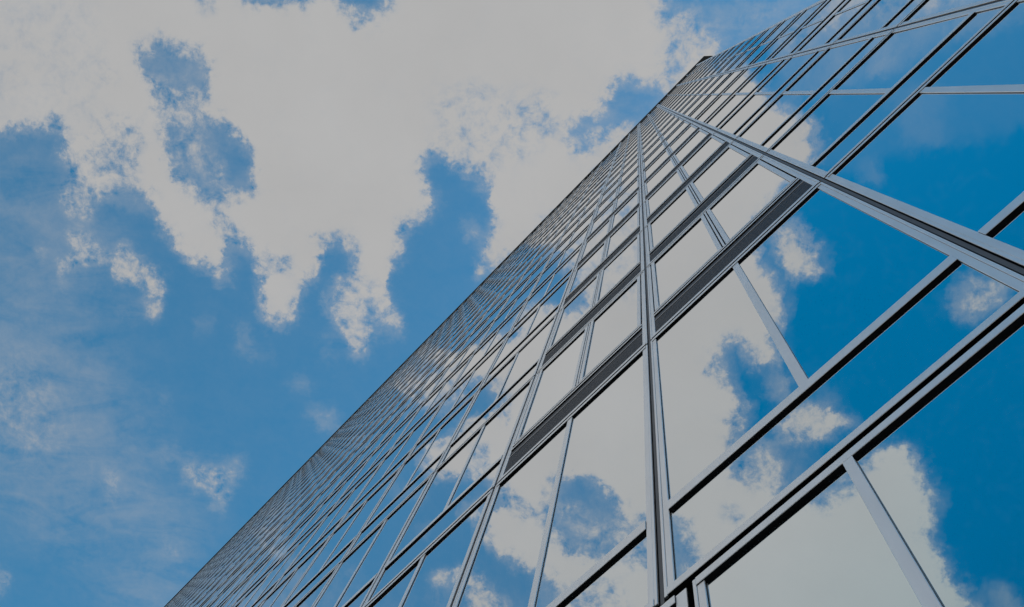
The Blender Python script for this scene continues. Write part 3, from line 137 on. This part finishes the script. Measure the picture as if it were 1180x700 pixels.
def build_world():
    w = bpy.data.worlds.new("World")
    scene.world = w
    w.use_nodes = True
    nt = w.node_tree
    nt.nodes.clear()
    w.cycles.sampling_method = 'NONE'
    N, L = nt.nodes.new, nt.links.new

    def setin(sock, v):
        if hasattr(v, 'is_output'): L(v, sock)
        else: sock.default_value = v
    def M(op, a, b=0.0, c=None, clamp=False):
        n = N('ShaderNodeMath'); n.operation = op; n.use_clamp = clamp
        setin(n.inputs[0], a); setin(n.inputs[1], b)
        if c is not None: setin(n.inputs[2], c)
        return n.outputs[0]
    def V(op, a, b=None):
        n = N('ShaderNodeVectorMath'); n.operation = op
        setin(n.inputs[0], a)
        if b is not None: setin(n.inputs[1], b)
        return n.outputs['Value'] if op == 'DOT_PRODUCT' else n.outputs['Vector']
    def comb(x, y, z):
        n = N('ShaderNodeCombineXYZ')
        for i, v in enumerate((x, y, z)): setin(n.inputs[i], v)
        return n.outputs[0]
    def noise(vec, scale, detail, rough, dist=0.0):
        n = N('ShaderNodeTexNoise'); n.noise_dimensions = '3D'
        L(vec, n.inputs['Vector'])
        n.inputs['Scale'].default_value = scale
        n.inputs['Detail'].default_value = detail
        n.inputs['Roughness'].default_value = rough
        n.inputs['Distortion'].default_value = dist
        return n
    def maprange(v, a, b, c, d, smooth=False):
        n = N('ShaderNodeMapRange'); n.clamp = True
        if smooth: n.interpolation_type = 'SMOOTHSTEP'
        setin(n.inputs['Value'], v)
        for k, x in zip(('From Min', 'From Max', 'To Min', 'To Max'), (a, b, c, d)): n.inputs[k].default_value = x
        return n.outputs['Result']

    # a flat layer of cloud overhead: direction -> point on the layer
    tc = N('ShaderNodeTexCoord').outputs['Generated']
    sp = N('ShaderNodeSeparateXYZ'); L(tc, sp.inputs[0])
    z = M('MAXIMUM', sp.outputs['Z'], 0.08)
    px = M('DIVIDE', sp.outputs['X'], z)
    py = M('DIVIDE', sp.outputs['Y'], z)
    q = 0.70710678
    s0 = M('MULTIPLY', M('ADD', px, py), q)
    t0 = M('MULTIPLY', M('SUBTRACT', py, px), q)
    p = comb(s0, t0, 0.0)

    # ragged edges: push the look-up about by two sizes of turbulence
    w1 = noise(p, 16.0, 5.0, 0.62)
    w2 = noise(p, 60.0, 6.0, 0.66)
    off1 = V('SUBTRACT', w1.outputs['Color'], (0.5, 0.5, 0.5))
    off2 = V('SUBTRACT', w2.outputs['Color'], (0.5, 0.5, 0.5))
    o1 = N('ShaderNodeVectorMath'); o1.operation = 'SCALE'; L(off1, o1.inputs[0]); o1.inputs['Scale'].default_value = 0.034
    o2 = N('ShaderNodeVectorMath'); o2.operation = 'SCALE'; L(off2, o2.inputs[0]); o2.inputs['Scale'].default_value = 0.03
    pw = V('ADD', V('ADD', p, o1.outputs[0]), o2.outputs[0])
    sw = N('ShaderNodeSeparateXYZ'); L(pw, sw.inputs[0])

    ny, nx = len(CLOUD_MAP), len(CLOUD_MAP[0])       # ny is a multiple of 3
    u = M('MULTIPLY', M('SUBTRACT', sw.outputs[0], MAP_S[0]), (nx - 1) / (MAP_S[1] - MAP_S[0]))
    v = M('MULTIPLY', M('SUBTRACT', sw.outputs[1], MAP_T[0]), (ny - 1) / (MAP_T[1] - MAP_T[0]))
    u = M('MINIMUM', M('MAXIMUM', u, 0.0), nx - 1.0)
    v = M('MINIMUM', M('MAXIMUM', v, 0.0), ny - 1.0)
    un = M('DIVIDE', u, nx - 1.0)
    ucol = comb(un, un, un)
    vvec = comb(v, v, v)
    total = None
    for r in range(0, ny, 3):
        # one curve node holds three rows of the map, one in each channel
        n = N('ShaderNodeRGBCurve')
        for ch in range(3):
            c = n.mapping.curves[ch]
            row = [x / 100.0 for x in CLOUD_MAP[r + ch]]
            c.points[0].location = (0.0, row[0]); c.points[1].location = (1.0, row[-1])
            for i in range(1, nx - 1): c.points.new(i / (nx - 1.0), row[i])
            for pt in c.points: pt.handle_type = 'AUTO_CLAMPED'
        n.mapping.update()
        L(ucol, n.inputs['Color'])
        hat = V('MAXIMUM', V('SUBTRACT', (1.0, 1.0, 1.0), V('ABSOLUTE', V('SUBTRACT', vvec, (float(r), r + 1.0, r + 2.0)))), (0.0, 0.0, 0.0))
        d = V('DOT_PRODUCT', n.outputs['Color'], hat)
        total = d if total is None else M('ADD', total, d)

    # wisps: fractal noise bites into everything that is neither clear nor solid
    f1 = noise(p, 30.0, 9.0, 0.62, 0.6).outputs['Fac']
    f2 = noise(p, 95.0, 6.0, 0.65, 0.3).outputs['Fac']
    mp = N('ShaderNodeMapping'); mp.inputs['Rotation'].default_value = (0, 0, radians(-38)); mp.inputs['Scale'].default_value = (9.0, 24.0, 1.0)
    L(p, mp.inputs['Vector'])
    f3 = noise(mp.outputs[0], 1.0, 8.0, 0.6, 0.8).outputs['Fac']
    f = M('ADD', M('MULTIPLY', M('SUBTRACT', f1, 0.5), 1.5), M('MULTIPLY', M('SUBTRACT', f2, 0.5), 1.1))
    gain = M('ADD', maprange(total, 0.10, 0.28, 0.03, 0.16, True), maprange(total, 0.30, 0.52, 0.0, 1.1, True))
    gain = M('MULTIPLY', gain, maprange(total, 0.80, 1.0, 1.0, 0.08, True))
    veil = M('MULTIPLY', maprange(total, 0.10, 0.26, 0.0, 0.58, True), maprange(total, 0.36, 0.60, 1.0, 0.0, True))
    cover = M('MULTIPLY_ADD', f, gain, total)
    cover = M('MULTIPLY_ADD', M('SUBTRACT', f3, 0.5), veil, cover)
    fc = N('ShaderNodeFloatCurve')
    cv = fc.mapping.curves[0]
    cv.points[0].location = (0.0, 0.0); cv.points[1].location = (1.0, 1.0)
    for x, y in ((0.12, 0.12), (0.30, 0.29), (0.42, 0.40), (0.50, 0.50), (0.60, 0.64), (0.72, 0.80), (0.86, 0.93)): cv.points.new(x, y)
    fc.mapping.update()
    L(M('ADD', cover, 0.0, clamp=True), fc.inputs['Value'])
    # bright white added to the unseen lower sky to lighten the frames
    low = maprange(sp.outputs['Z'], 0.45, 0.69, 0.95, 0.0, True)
    cover = fc.outputs[0]

    sky = N('ShaderNodeTexSky'); sky.sky_type = 'NISHITA'; sky.sun_disc = False
    sky.sun_elevation = SUN_EL; sky.sun_rotation = SUN_AZ
    sky.altitude = 100; sky.air_density = 1.0; sky.dust_density = 0.35; sky.ozone_density = 2.2
    hs = N('ShaderNodeHueSaturation'); L(sky.outputs[0], hs.inputs['Color'])
    hs.inputs['Hue'].default_value = 0.477; hs.inputs['Saturation'].default_value = 1.45; hs.inputs['Value'].default_value = 1.53
    # thick cloud has faint grey modelling
    g = noise(p, 7.0, 5.0, 0.55).outputs['Fac']
    shade = maprange(g, 0.3, 0.7, 0.94, 1.0)
    cc = N('ShaderNodeVectorMath'); cc.operation = 'SCALE'
    cc.inputs[0].default_value = CLOUD; L(shade, cc.inputs['Scale'])
    mix = N('ShaderNodeMix'); mix.data_type = 'RGBA'
    L(cover, mix.inputs[0]); L(hs.outputs[0], mix.inputs[6]); L(cc.outputs[0], mix.inputs[7])
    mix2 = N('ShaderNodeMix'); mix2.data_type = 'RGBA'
    L(low, mix2.inputs[0]); L(mix.outputs[2], mix2.inputs[6]); mix2.inputs[7].default_value = (*[c * 1.65 for c in CLOUD], 1.0)   # brighter than the cloud overhead, added as fill for the frames
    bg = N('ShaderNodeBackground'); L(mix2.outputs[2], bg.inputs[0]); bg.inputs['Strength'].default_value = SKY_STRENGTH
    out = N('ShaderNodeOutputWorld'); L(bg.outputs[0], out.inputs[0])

build_world()

sun_data = bpy.data.lights.new("sun", 'SUN')
sun_data.energy = 3.0
sun_data.angle = radians(0.5)
sun_data.color = (1.0, 0.96, 0.9)
sun = bpy.data.objects.new("sun", sun_data)
col.objects.link(sun)
sd = Vector((math.sin(SUN_AZ) * math.cos(SUN_EL), math.cos(SUN_AZ) * math.cos(SUN_EL), math.sin(SUN_EL)))
sun.rotation_euler = sd.to_track_quat('Z', 'Y').to_euler()
sun.location = sd * 200

# ------------------------------------------------------------------ materials
def mat(name):
    m = bpy.data.materials.new(name); m.use_nodes = True
    nt = m.node_tree
    return m, nt, nt.nodes['Principled BSDF']

def mat_aluminium(name, base, rough, metallic=0.9):
    m, nt, b = mat(name)
    N, L = nt.nodes.new, nt.links.new
    tc = N('ShaderNodeTexCoord')
    mp = N('ShaderNodeMapping'); mp.inputs['Scale'].default_value = (3.0, 3.0, 0.6); L(tc.outputs['Object'], mp.inputs[0])
    n1 = N('ShaderNodeTexNoise'); n1.inputs['Scale'].default_value = 4; n1.inputs['Detail'].default_value = 6; L(mp.outputs[0], n1.inputs['Vector'])
    n2 = N('ShaderNodeTexNoise'); n2.inputs['Scale'].default_value = 160; n2.inputs['Detail'].default_value = 3; L(mp.outputs[0], n2.inputs['Vector'])
    mx = N('ShaderNodeMix'); mx.data_type = 'RGBA'
    L(n1.outputs['Fac'], mx.inputs[0])
    mx.inputs[6].default_value = (*[c * 0.86 for c in base], 1); mx.inputs[7].default_value = (*[min(1, c * 1.1) for c in base], 1)
    L(mx.outputs[2], b.inputs['Base Color'])
    rr = N('ShaderNodeMapRange'); L(n2.outputs['Fac'], rr.inputs['Value'])
    rr.inputs['From Min'].default_value = 0.3; rr.inputs['From Max'].default_value = 0.7
    rr.inputs['To Min'].default_value = rough - 0.05; rr.inputs['To Max'].default_value = rough + 0.06
    L(rr.outputs['Result'], b.inputs['Roughness'])
    b.inputs['Metallic'].default_value = metallic
    return m

def mat_plain(name, base, rough, metallic=0.0, spec=0.5):
    m, nt, b = mat(name)
    N, L = nt.nodes.new, nt.links.new
    tc = N('ShaderNodeTexCoord')
    n1 = N('ShaderNodeTexNoise'); n1.inputs['Scale'].default_value = 3; n1.inputs['Detail'].default_value = 8; L(tc.outputs['Object'], n1.inputs['Vector'])
    mx = N('ShaderNodeMix'); mx.data_type = 'RGBA'; L(n1.outputs['Fac'], mx.inputs[0])
    mx.inputs[6].default_value = (*[c * 0.75 for c in base], 1); mx.inputs[7].default_value = (*[c * 1.25 for c in base], 1)
    L(mx.outputs[2], b.inputs['Base Color'])
    b.inputs['Roughness'].default_value = rough; b.inputs['Metallic'].default_value = metallic
    b.inputs['Specular IOR Level'].default_value = spec
    return m

def mat_glass():
    m = bpy.data.materials.new("coated_glass"); m.use_nodes = True
    nt = m.node_tree; nt.nodes.clear()
    N, L = nt.nodes.new, nt.links.new
    lw = N('ShaderNodeLayerWeight'); lw.inputs['Blend'].default_value = 0.5
    rf = N('ShaderNodeValToRGB'); e = rf.color_ramp.elements
    e[0].position = 0.0; e[0].color = (.38, .38, .38, 1); e[1].position = 1.0; e[1].color = (.99, .99, .99, 1)
    x = e.new(0.48); x.color = (.94, .94, .94, 1)
    x = e.new(0.8); x.color = (.98, .98, .98, 1)
    L(lw.outputs['Facing'], rf.inputs[0])
    tint = N('ShaderNodeValToRGB'); e = tint.color_ramp.elements
    e[0].position = 0.3; e[0].color = (.60, .84, .90, 1); e[1].position = 1.0; e[1].color = (.99, .99, .99, 1)
    x = e.new(0.62); x.color = (.905,.955,.97, 1)
    x = e.new(0.86); x.color = (.975, .985, .99, 1)
    L(lw.outputs['Facing'], tint.inputs[0])
    gl = N('ShaderNodeBsdfGlossy'); gl.inputs['Roughness'].default_value = 0.0
    # coating batches differ a little from pane to pane
    oi = N('ShaderNodeObjectInfo')
    pv = N('ShaderNodeMapRange'); L(oi.outputs['Random'], pv.inputs['Value'])
    pv.inputs['To Min'].default_value = 0.94; pv.inputs['To Max'].default_value = 1.0
    tv = N('ShaderNodeVectorMath'); tv.operation = 'SCALE'; L(tint.outputs[0], tv.inputs[0]); L(pv.outputs['Result'], tv.inputs['Scale'])
    L(tv.outputs[0], gl.inputs['Color'])
    # float glass is never quite flat
    tc = N('ShaderNodeTexCoord')
    n1 = N('ShaderNodeTexNoise'); n1.inputs['Scale'].default_value = 0.9; n1.inputs['Detail'].default_value = 1.0
    L(tc.outputs['Object'], n1.inputs['Vector'])
    bp = N('ShaderNodeBump'); bp.inputs['Strength'].default_value = 0.25; bp.inputs['Distance'].default_value = 0.004
    L(n1.outputs['Fac'], bp.inputs['Height']); L(bp.outputs[0], gl.inputs['Normal'])
    inside = N('ShaderNodeBsdfDiffuse'); inside.inputs['Color'].default_value = (.012, .02, .026, 1)
    mx = N('ShaderNodeMixShader'); L(rf.outputs[0], mx.inputs[0]); L(inside.outputs[0], mx.inputs[1]); L(gl.outputs[0], mx.inputs[2])
    out = N('ShaderNodeOutputMaterial'); L(mx.outputs[0], out.inputs[0])
    return m

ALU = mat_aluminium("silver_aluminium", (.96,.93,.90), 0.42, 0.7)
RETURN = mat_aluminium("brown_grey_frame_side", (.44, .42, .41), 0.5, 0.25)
SPANDREL = mat_aluminium("grey_spandrel_glass", (.42, .45, .52), 0.22, 1.0)
BLACK = mat_plain("black_gasket_and_shade", (.006, .006, .007), 0.55, spec=0.2)
RUBBER = mat_plain("grey_rubber_joint", (.10, .10, .105), 0.5)
GLASS = mat_glass()
GREY = mat_aluminium("dark_grey_louver", (.09, .092, .10), 0.5, 0.4)
DARK = mat_plain("dark_core", (.01, .01, .012), 0.8, spec=0.1)
COPING = mat_plain("dark_bronze_coping", (.07, .072, .07), 0.5, 0.3)
SIDE = mat_plain("side_cladding", (.16, .17, .18), 0.5, 0.4)
PAVE = mat_plain("pavement_stone", (.12, .12, .115), 0.85)

# ------------------------------------------------------------------ mesh helpers
class MB:
    def __init__(self, *mats):
        self.v, self.f, self.m, self.mats = [], [], [], list(mats)
    def box(self, x0, x1, y0, y1, z0, z1, mat, ch=0.0, back=False):
        """a bar whose front (the low-y side) may have chamfered edges"""
        if x1 <= x0 or z1 <= z0: return
        i = self.mats.index(mat); n = len(self.v)
        if ch > 0:
            self.v += [(x0 + ch, y0, z0 + ch), (x1 - ch, y0, z0 + ch), (x1 - ch, y0, z1 - ch), (x0 + ch, y0, z1 - ch)]
            self.v += [(x0, y0 + ch, z0), (x1, y0 + ch, z0), (x1, y0 + ch, z1), (x0, y0 + ch, z1)]
            self.v += [(x0, y1, z0), (x1, y1, z0), (x1, y1, z1), (x0, y1, z1)]
            fs = [(0, 1, 2, 3)] + [(a + 4, (a + 1) % 4 + 4, (a + 1) % 4, a) for a in range(4)] + [(a + 8, (a + 1) % 4 + 8, (a + 1) % 4 + 4, a + 4) for a in range(4)]
            top = 8
        else:
            self.v += [(x0, y0, z0), (x1, y0, z0), (x1, y0, z1), (x0, y0, z1), (x0, y1, z0), (x1, y1, z0), (x1, y1, z1), (x0, y1, z1)]
            fs = [(0, 1, 2, 3)] + [(a + 4, (a + 1) % 4 + 4, (a + 1) % 4, a) for a in range(4)]
            top = 4
        if back: fs.append((top + 3, top + 2, top + 1, top))
        for q in fs:
            self.f.append(tuple(n + k for k in q)); self.m.append(i)
    def quad(self, pts, mat):
        n = len(self.v); self.v += list(pts); self.f.append((n, n + 1, n + 2, n + 3)); self.m.append(self.mats.index(mat))
    def build(self, name, parent=None, origin=(0, 0, 0), parent_origin=(0, 0, 0)):
        me = bpy.data.meshes.new(name)
        me.from_pydata([(a - origin[0], b - origin[1], c - origin[2]) for a, b, c in self.v], [], self.f)
        for m in self.mats: me.materials.append(m)
        me.polygons.foreach_set('material_index', self.m)
        me.update()
        o = bpy.data.objects.new(name, me)
        col.objects.link(o)
        o.location = tuple(origin[i] - parent_origin[i] for i in range(3))
        if parent is not None: o.parent = parent
        return o

# ------------------------------------------------------------------ ground
g = MB(PAVE)
g.quad([(-1500, -1500, 0), (1500, -1500, 0), (1500, 1500, 0), (-1500, 1500, 0)], PAVE)
ground = g.build('pavement')
ground['kind'] = 'structure'

# ------------------------------------------------------------------ the tower
ROOF = 73.2 + EYE
PITCH = 2.002
X_END = 4.69
ROOT = (-42.0, D, 0.0)
tower = bpy.data.objects.new('office_tower', None)
tower.location = ROOT
col.objects.link(tower)
tower['label'] = "tall office tower with mirrored glass curtain wall in thin silver aluminium frames"
tower['category'] = "office building"

def joint_x(k): return 0.578 + PITCH * k
LEVELS = [0.06, 3.64 + EYE] + [8.0 + 3.6 * i + EYE for i in range(0, 18)]
LEVELS.append(ROOF - 0.01)
K_MIN, K_MAX = -46, 1
P = 0.0185           # glass sits this far behind the frame fronts
CAP = 0.006          # silver cap; black gasket and painted underside shade behind it
BACK = 0.075

def louvre_bay(k, s): return k in (-2, -1) and s >= 2

def layout(k, s):
    """extent of one storey-high panel"""
    off = 0.16 if s == 0 else 0.0
    xl, xr = joint_x(k) + 0.020 + off, joint_x(k + 1) - 0.020 + off
    if k == K_MAX: xr = 4.60
    zb, zt = LEVELS[s] + 0.025, LEVELS[s + 1] - 0.025
    return xl, xr, zb, zt

def bar(mb, x0, x1, z0, z1, ch, front=0.0):
    """silver cap; behind it a black body, or grey metal sides on an upright"""
    cap = CAP if z1 - z0 > x1 - x0 else 0.0025
    mb.box(x0, x1, D + front, D + front + cap, z0, z1, ALU, ch)
    i = 0.0012
    if z1 - z0 > x1 - x0:
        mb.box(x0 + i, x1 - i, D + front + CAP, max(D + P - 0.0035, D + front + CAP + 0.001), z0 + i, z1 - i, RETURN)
        mb.box(x0 + 2 * i, x1 - 2 * i, max(D + P - 0.0035, D + front + CAP + 0.001), D + BACK, z0 + i, z1 - i, BLACK)
    else:
        mb.box(x0 + i, x1 - i, D + front + cap, D + BACK, z0 + i, z1 - i, BLACK)  # crossbar body painted black, the underside's shade put into its colour

def pane(mb, x0, x1, z0, z1, tilt=True, mat=None):
    a, b = (random.gauss(0, 0.001), random.gauss(0, 0.001)) if tilt else (0, 0)
    y = D + P
    hx, hz = (x1 - x0) / 2, (z1 - z0) / 2
    e = [y - a * hx - b * hz, y + a * hx - b * hz, y + a * hx + b * hz, y - a * hx + b * hz]
    n = len(mb.v); i = mb.mats.index(mat or GLASS)
    xs, zs = (x0, x1, x1, x0), (z0, z0, z1, z1)
    mb.v += [(xs[j], e[j], zs[j]) for j in range(4)] + [(xs[j], e[j] + 0.012, zs[j]) for j in range(4)]
    for q in [(0, 1, 2, 3)] + [(j + 4, (j + 1) % 4 + 4, (j + 1) % 4, j) for j in range(4)]:
        mb.f.append(tuple(n + j for j in q)); mb.m.append(i)

SIDE_W, SILL, HEAD, MUL = 0.060, 0.062, 0.058, 0.060
TR0, TR1 = 0.815, 0.915          # transom above the joint

def geometry(k, s, near, mk):
    """emit every piece of a panel; mk(kind) gives the MB to write to"""
    xl, xr, zb, zt = layout(k, s)
    j = LEVELS[s]
    ch = 0.0016 if near else 0.0
    fr = mk('frame')
    if near:
        # two-piece jambs: a narrow proud nib beside the joint, a wider face inside it, a hairline between
        nib = 0.019
        for x0, x1, n0, n1 in ((xl + nib + 0.0015, xl + SIDE_W, xl, xl + nib), (xr - SIDE_W, xr - nib - 0.0015, xr - nib, xr)):
            bar(fr, n0, n1, zb, zt, ch, 0.003)
            bar(fr, x0, x1, zb + SILL + 0.0015, zt - HEAD - 0.0015, ch, 0.006)
        bar(fr, xl + nib + 0.001, xr - nib - 0.001, zb, zb + SILL, ch)
        bar(fr, xl + nib + 0.001, xr - nib - 0.001, zt - HEAD, zt, ch)
    else:
        bar(fr, xl, xl + SIDE_W, zb, zt, 0, 0.0085); bar(fr, xr - SIDE_W, xr, zb, zt, 0, 0.0085)
        bar(fr, xl + SIDE_W, xr - SIDE_W, zb, zb + SILL, 0); bar(fr, xl + SIDE_W, xr - SIDE_W, zt - HEAD, zt, 0)
    a, b = xl + SIDE_W, xr - SIDE_W
    z0, z1 = zb + SILL, zt - HEAD
    xm = (joint_x(k) + joint_x(k + 1)) / 2 + 0.008
    if s == 0:
        xm = -0.415 + PITCH * (k + 1)
        bar(mk('mullion'), xm - 0.024, xm + 0.024, z0, z1, ch)
        pane(mk('pane'), a - 0.01, xm - 0.02, z0 - 0.01, z1 + 0.01); pane(mk('pane'), xm + 0.02, b + 0.01, z0 - 0.01, z1 + 0.01)
        return
    if louvre_bay(k, s):
        bar(fr, a, b, j + 0.745, j + 0.785, ch)
        tr = mk('transom'); bar(tr, a, b, j + 0.845, j + 0.888, ch)
        lv = mk('louver')
        lt = j + 0.54                    # blades up to here, an edge strip, then a deeper dark recess
        lv.box(a, b, D + 0.045, D + 0.06, z0 - 0.005, j + 0.75, DARK)
        if s < 9:
            nb = 9
            h = (lt - z0) / nb
            for i in range(nb):
                zc = z0 + h * i
                n = len(lv.v)
                lv.v += [(a, D + 0.010, zc), (b, D + 0.010, zc), (b, D + 0.010, zc + h * .62), (a, D + 0.010, zc + h * .62),
                         (a, D + 0.045, zc + h * .35), (b, D + 0.045, zc + h * .35), (b, D + 0.045, zc + h * .9), (a, D + 0.045, zc + h * .9)]
                for q in [(0, 1, 2, 3), (4, 5, 1, 0), (3, 2, 6, 7)]:
                    lv.f.append(tuple(n + t for t in q)); lv.m.append(lv.mats.index(GREY))
            for i in range(1, 13):
                x = a + (b - a) * i / 13
                lv.box(x - 0.0015, x + 0.0015, D + 0.0088, D + 0.02, z0, lt, GREY)
        else:
            lv.box(a, b, D + 0.014, D + 0.03, z0, lt, GREY)
        lv.box(a, b, D + 0.006, D + 0.045, lt + 0.012, lt + 0.034, RETURN)
        lv.box(a, b, D + 0.017, D + 0.045, lt + 0.036, j + 0.75, GREY)
        zs = j + 0.925
        bar(mk('mullion'), xm - 0.012, xm + 0.012, zs, z1, ch, 0.004)
        for x0, x1 in ((a + 0.017, xm - 0.026), (xm + 0.026, b - 0.017)):
            sh = mk('sash'); w = 0.05
            bar(sh, x0, x0 + w, zs, z1 - 0.004, ch, 0.003); bar(sh, x1 - w, x1, zs, z1 - 0.004, ch, 0.003)
            bar(sh, x0 + w, x1 - w, zs, zs + 0.04, ch, 0.003); bar(sh, x0 + w, x1 - w, z1 - 0.05, z1 - 0.004, ch, 0.003)
            pane(mk('pane'), x0 + w - 0.01, x1 - w + 0.01, zs + 0.03, z1 - 0.045)
        # black rebate behind the sash gaps
        fr.box(a, b, D + 0.05, D + 0.06, j + 0.785, z1, BLACK)
        return
    bar(mk('transom'), a, b, j + TR0, j + TR1, ch)
    pane(mk('pane'), a - 0.01, b + 0.01, z0 - 0.01, j + TR0 + 0.01, True, SPANDREL if s >= 9 else GLASS)
    bar(mk('mullion'), xm - MUL / 2, xm + MUL / 2, j + TR1, z1, ch, 0.006 if near else 0.0085)
    pane(mk('pane'), a - 0.01, xm - MUL / 2 + 0.01, j + TR1 - 0.01, z1 + 0.01)
    pane(mk('pane'), xm + MUL / 2 - 0.01, b + 0.01, j + TR1 - 0.01, z1 + 0.01)

# which hundred panels show largest in the picture
def to_px(x, y, z):
    d = Vector((x, y, z - EYE)); w = d.dot(fw)
    if w < 0.05: return None
    return 590 + 1065.05 * d.dot(rt) / w, 350 + 1065.05 * d.dot(dn) / w
def shown(k, s):
    xl, xr, zb, zt = layout(k, s)
    n, hits, pts = 12, 0, []
    area = 0.0
    for i in range(n):
        for jz in range(n):
            c = [to_px(xl + (xr - xl) * (i + di) / n, D, zb + (zt - zb) * (jz + dz) / n) for di, dz in ((0, 0), (1, 0), (1, 1), (0, 1))]
            if None in c: continue
            cx, cy = sum(q[0] for q in c) / 4, sum(q[1] for q in c) / 4
            if not (0 <= cx <= 1180 and 0 <= cy <= 700): continue
            area += abs(sum(c[t][0] * c[(t + 1) % 4][1] - c[(t + 1) % 4][0] * c[t][1] for t in range(4))) / 2
    return area
cells = [(k, s) for k in range(K_MIN, K_MAX + 1) for s in range(len(LEVELS) - 1)]
rank = sorted(cells, key=lambda c: -shown(*c))
near_cells = set(rank[:100])

MATS = (ALU, BLACK, GLASS, GREY, SPANDREL, RETURN, DARK)
NAMES = {'mullion': 'mullion', 'transom': 'transom', 'louver': 'louver', 'sash': 'window_sash', 'pane': 'window_pane'}
for k, s in rank[:100]:
    xl, xr, zb, zt = layout(k, s)
    org = ((xl + xr) / 2, D, zb)
    pieces = []
    def mk(kind):
        if kind == 'frame':
            for kd, mb in pieces:
                if kd == 'frame': return mb
        mb = MB(*MATS); pieces.append((kind, mb)); return mb
    geometry(k, s, True, mk)
    def used(mb):
        ids = sorted(set(mb.m)); mb.mats = [mb.mats[i] for i in ids]; mb.m = [ids.index(i) for i in mb.m]; return mb
    panel = used(pieces[0][1]).build('curtain_wall_panel', tower, org, ROOT)
    for kd, mb in pieces[1:]:
        o = used(mb).build(NAMES[kd], panel, org, org)
        if kd == 'louver': o['label'] = "dark grey louvered vent strip"

rest = MB(*MATS)
for k, s in cells:
    if (k, s) not in near_cells: geometry(k, s, False, lambda kind: rest)
o = rest.build('smaller_curtain_wall_panels', tower, ROOT, ROOT)
o['kind'] = 'stuff'

X_LEFT = joint_x(K_MIN)
core = MB(DARK)
core.box(X_LEFT, 4.58, D + BACK + 0.004, D + 30, 0, ROOF - 0.02, DARK, 0, True)
core.build('building_core', tower, ROOT, ROOT)
# dark gasket down every joint
gk = MB(BLACK, RUBBER)
for k in range(K_MIN, K_MAX + 1):
    gk.box(joint_x(k) - 0.0195, joint_x(k) + 0.0195, D + 0.03, D + BACK, LEVELS[1], ROOF - 0.02, BLACK)
    gk.box(joint_x(k) - 0.011, joint_x(k) + 0.011, D + 0.013, D + 0.029, LEVELS[1] + 0.01, ROOF - 0.02, RUBBER)
o = gk.build('joint_gasket', tower, ROOT, ROOT)

tr = MB(ALU)
tr.box(4.605, X_END, D - 0.004, D + 0.12, 0, ROOF - 0.01, ALU, 0.006)
tr.build('corner_trim', tower, ROOT, ROOT)

sw = MB(SIDE, GLASS)
sw.box(4.584, X_END - 0.004, D + 0.122, D + 30, 0, ROOF - 0.01, SIDE, 0, True)
for s in range(1, len(LEVELS) - 2):
    for i in range(9):
        y0 = D + 1.2 + i * 3.1
        sw.quad([(X_END, y0, LEVELS[s] + .9), (X_END, y0 + 2.2, LEVELS[s] + .9), (X_END, y0 + 2.2, LEVELS[s] + 3.1), (X_END, y0, LEVELS[s] + 3.1)], GLASS)
sw.build('side_wall', tower, ROOT, ROOT)

cp = MB(COPING)
plan = [(X_LEFT - 0.3, D - 0.07), (5.49, D - 0.07), (5.93, D + 0.36), (5.93, D + 30.3), (X_LEFT - 0.3, D + 30.3)]   # its corner is cut at 45 degrees
for z in (ROOF, ROOF + 0.35): cp.v += [(x, y, z) for x, y in plan]
n = len(plan)
cp.f = [tuple(range(n - 1, -1, -1)), tuple(range(n, 2 * n))] + [(i, (i + 1) % n, (i + 1) % n + n, i + n) for i in range(n)]
cp.m = [0] * len(cp.f)
cp.build('roof_coping', tower, ROOT, ROOT)
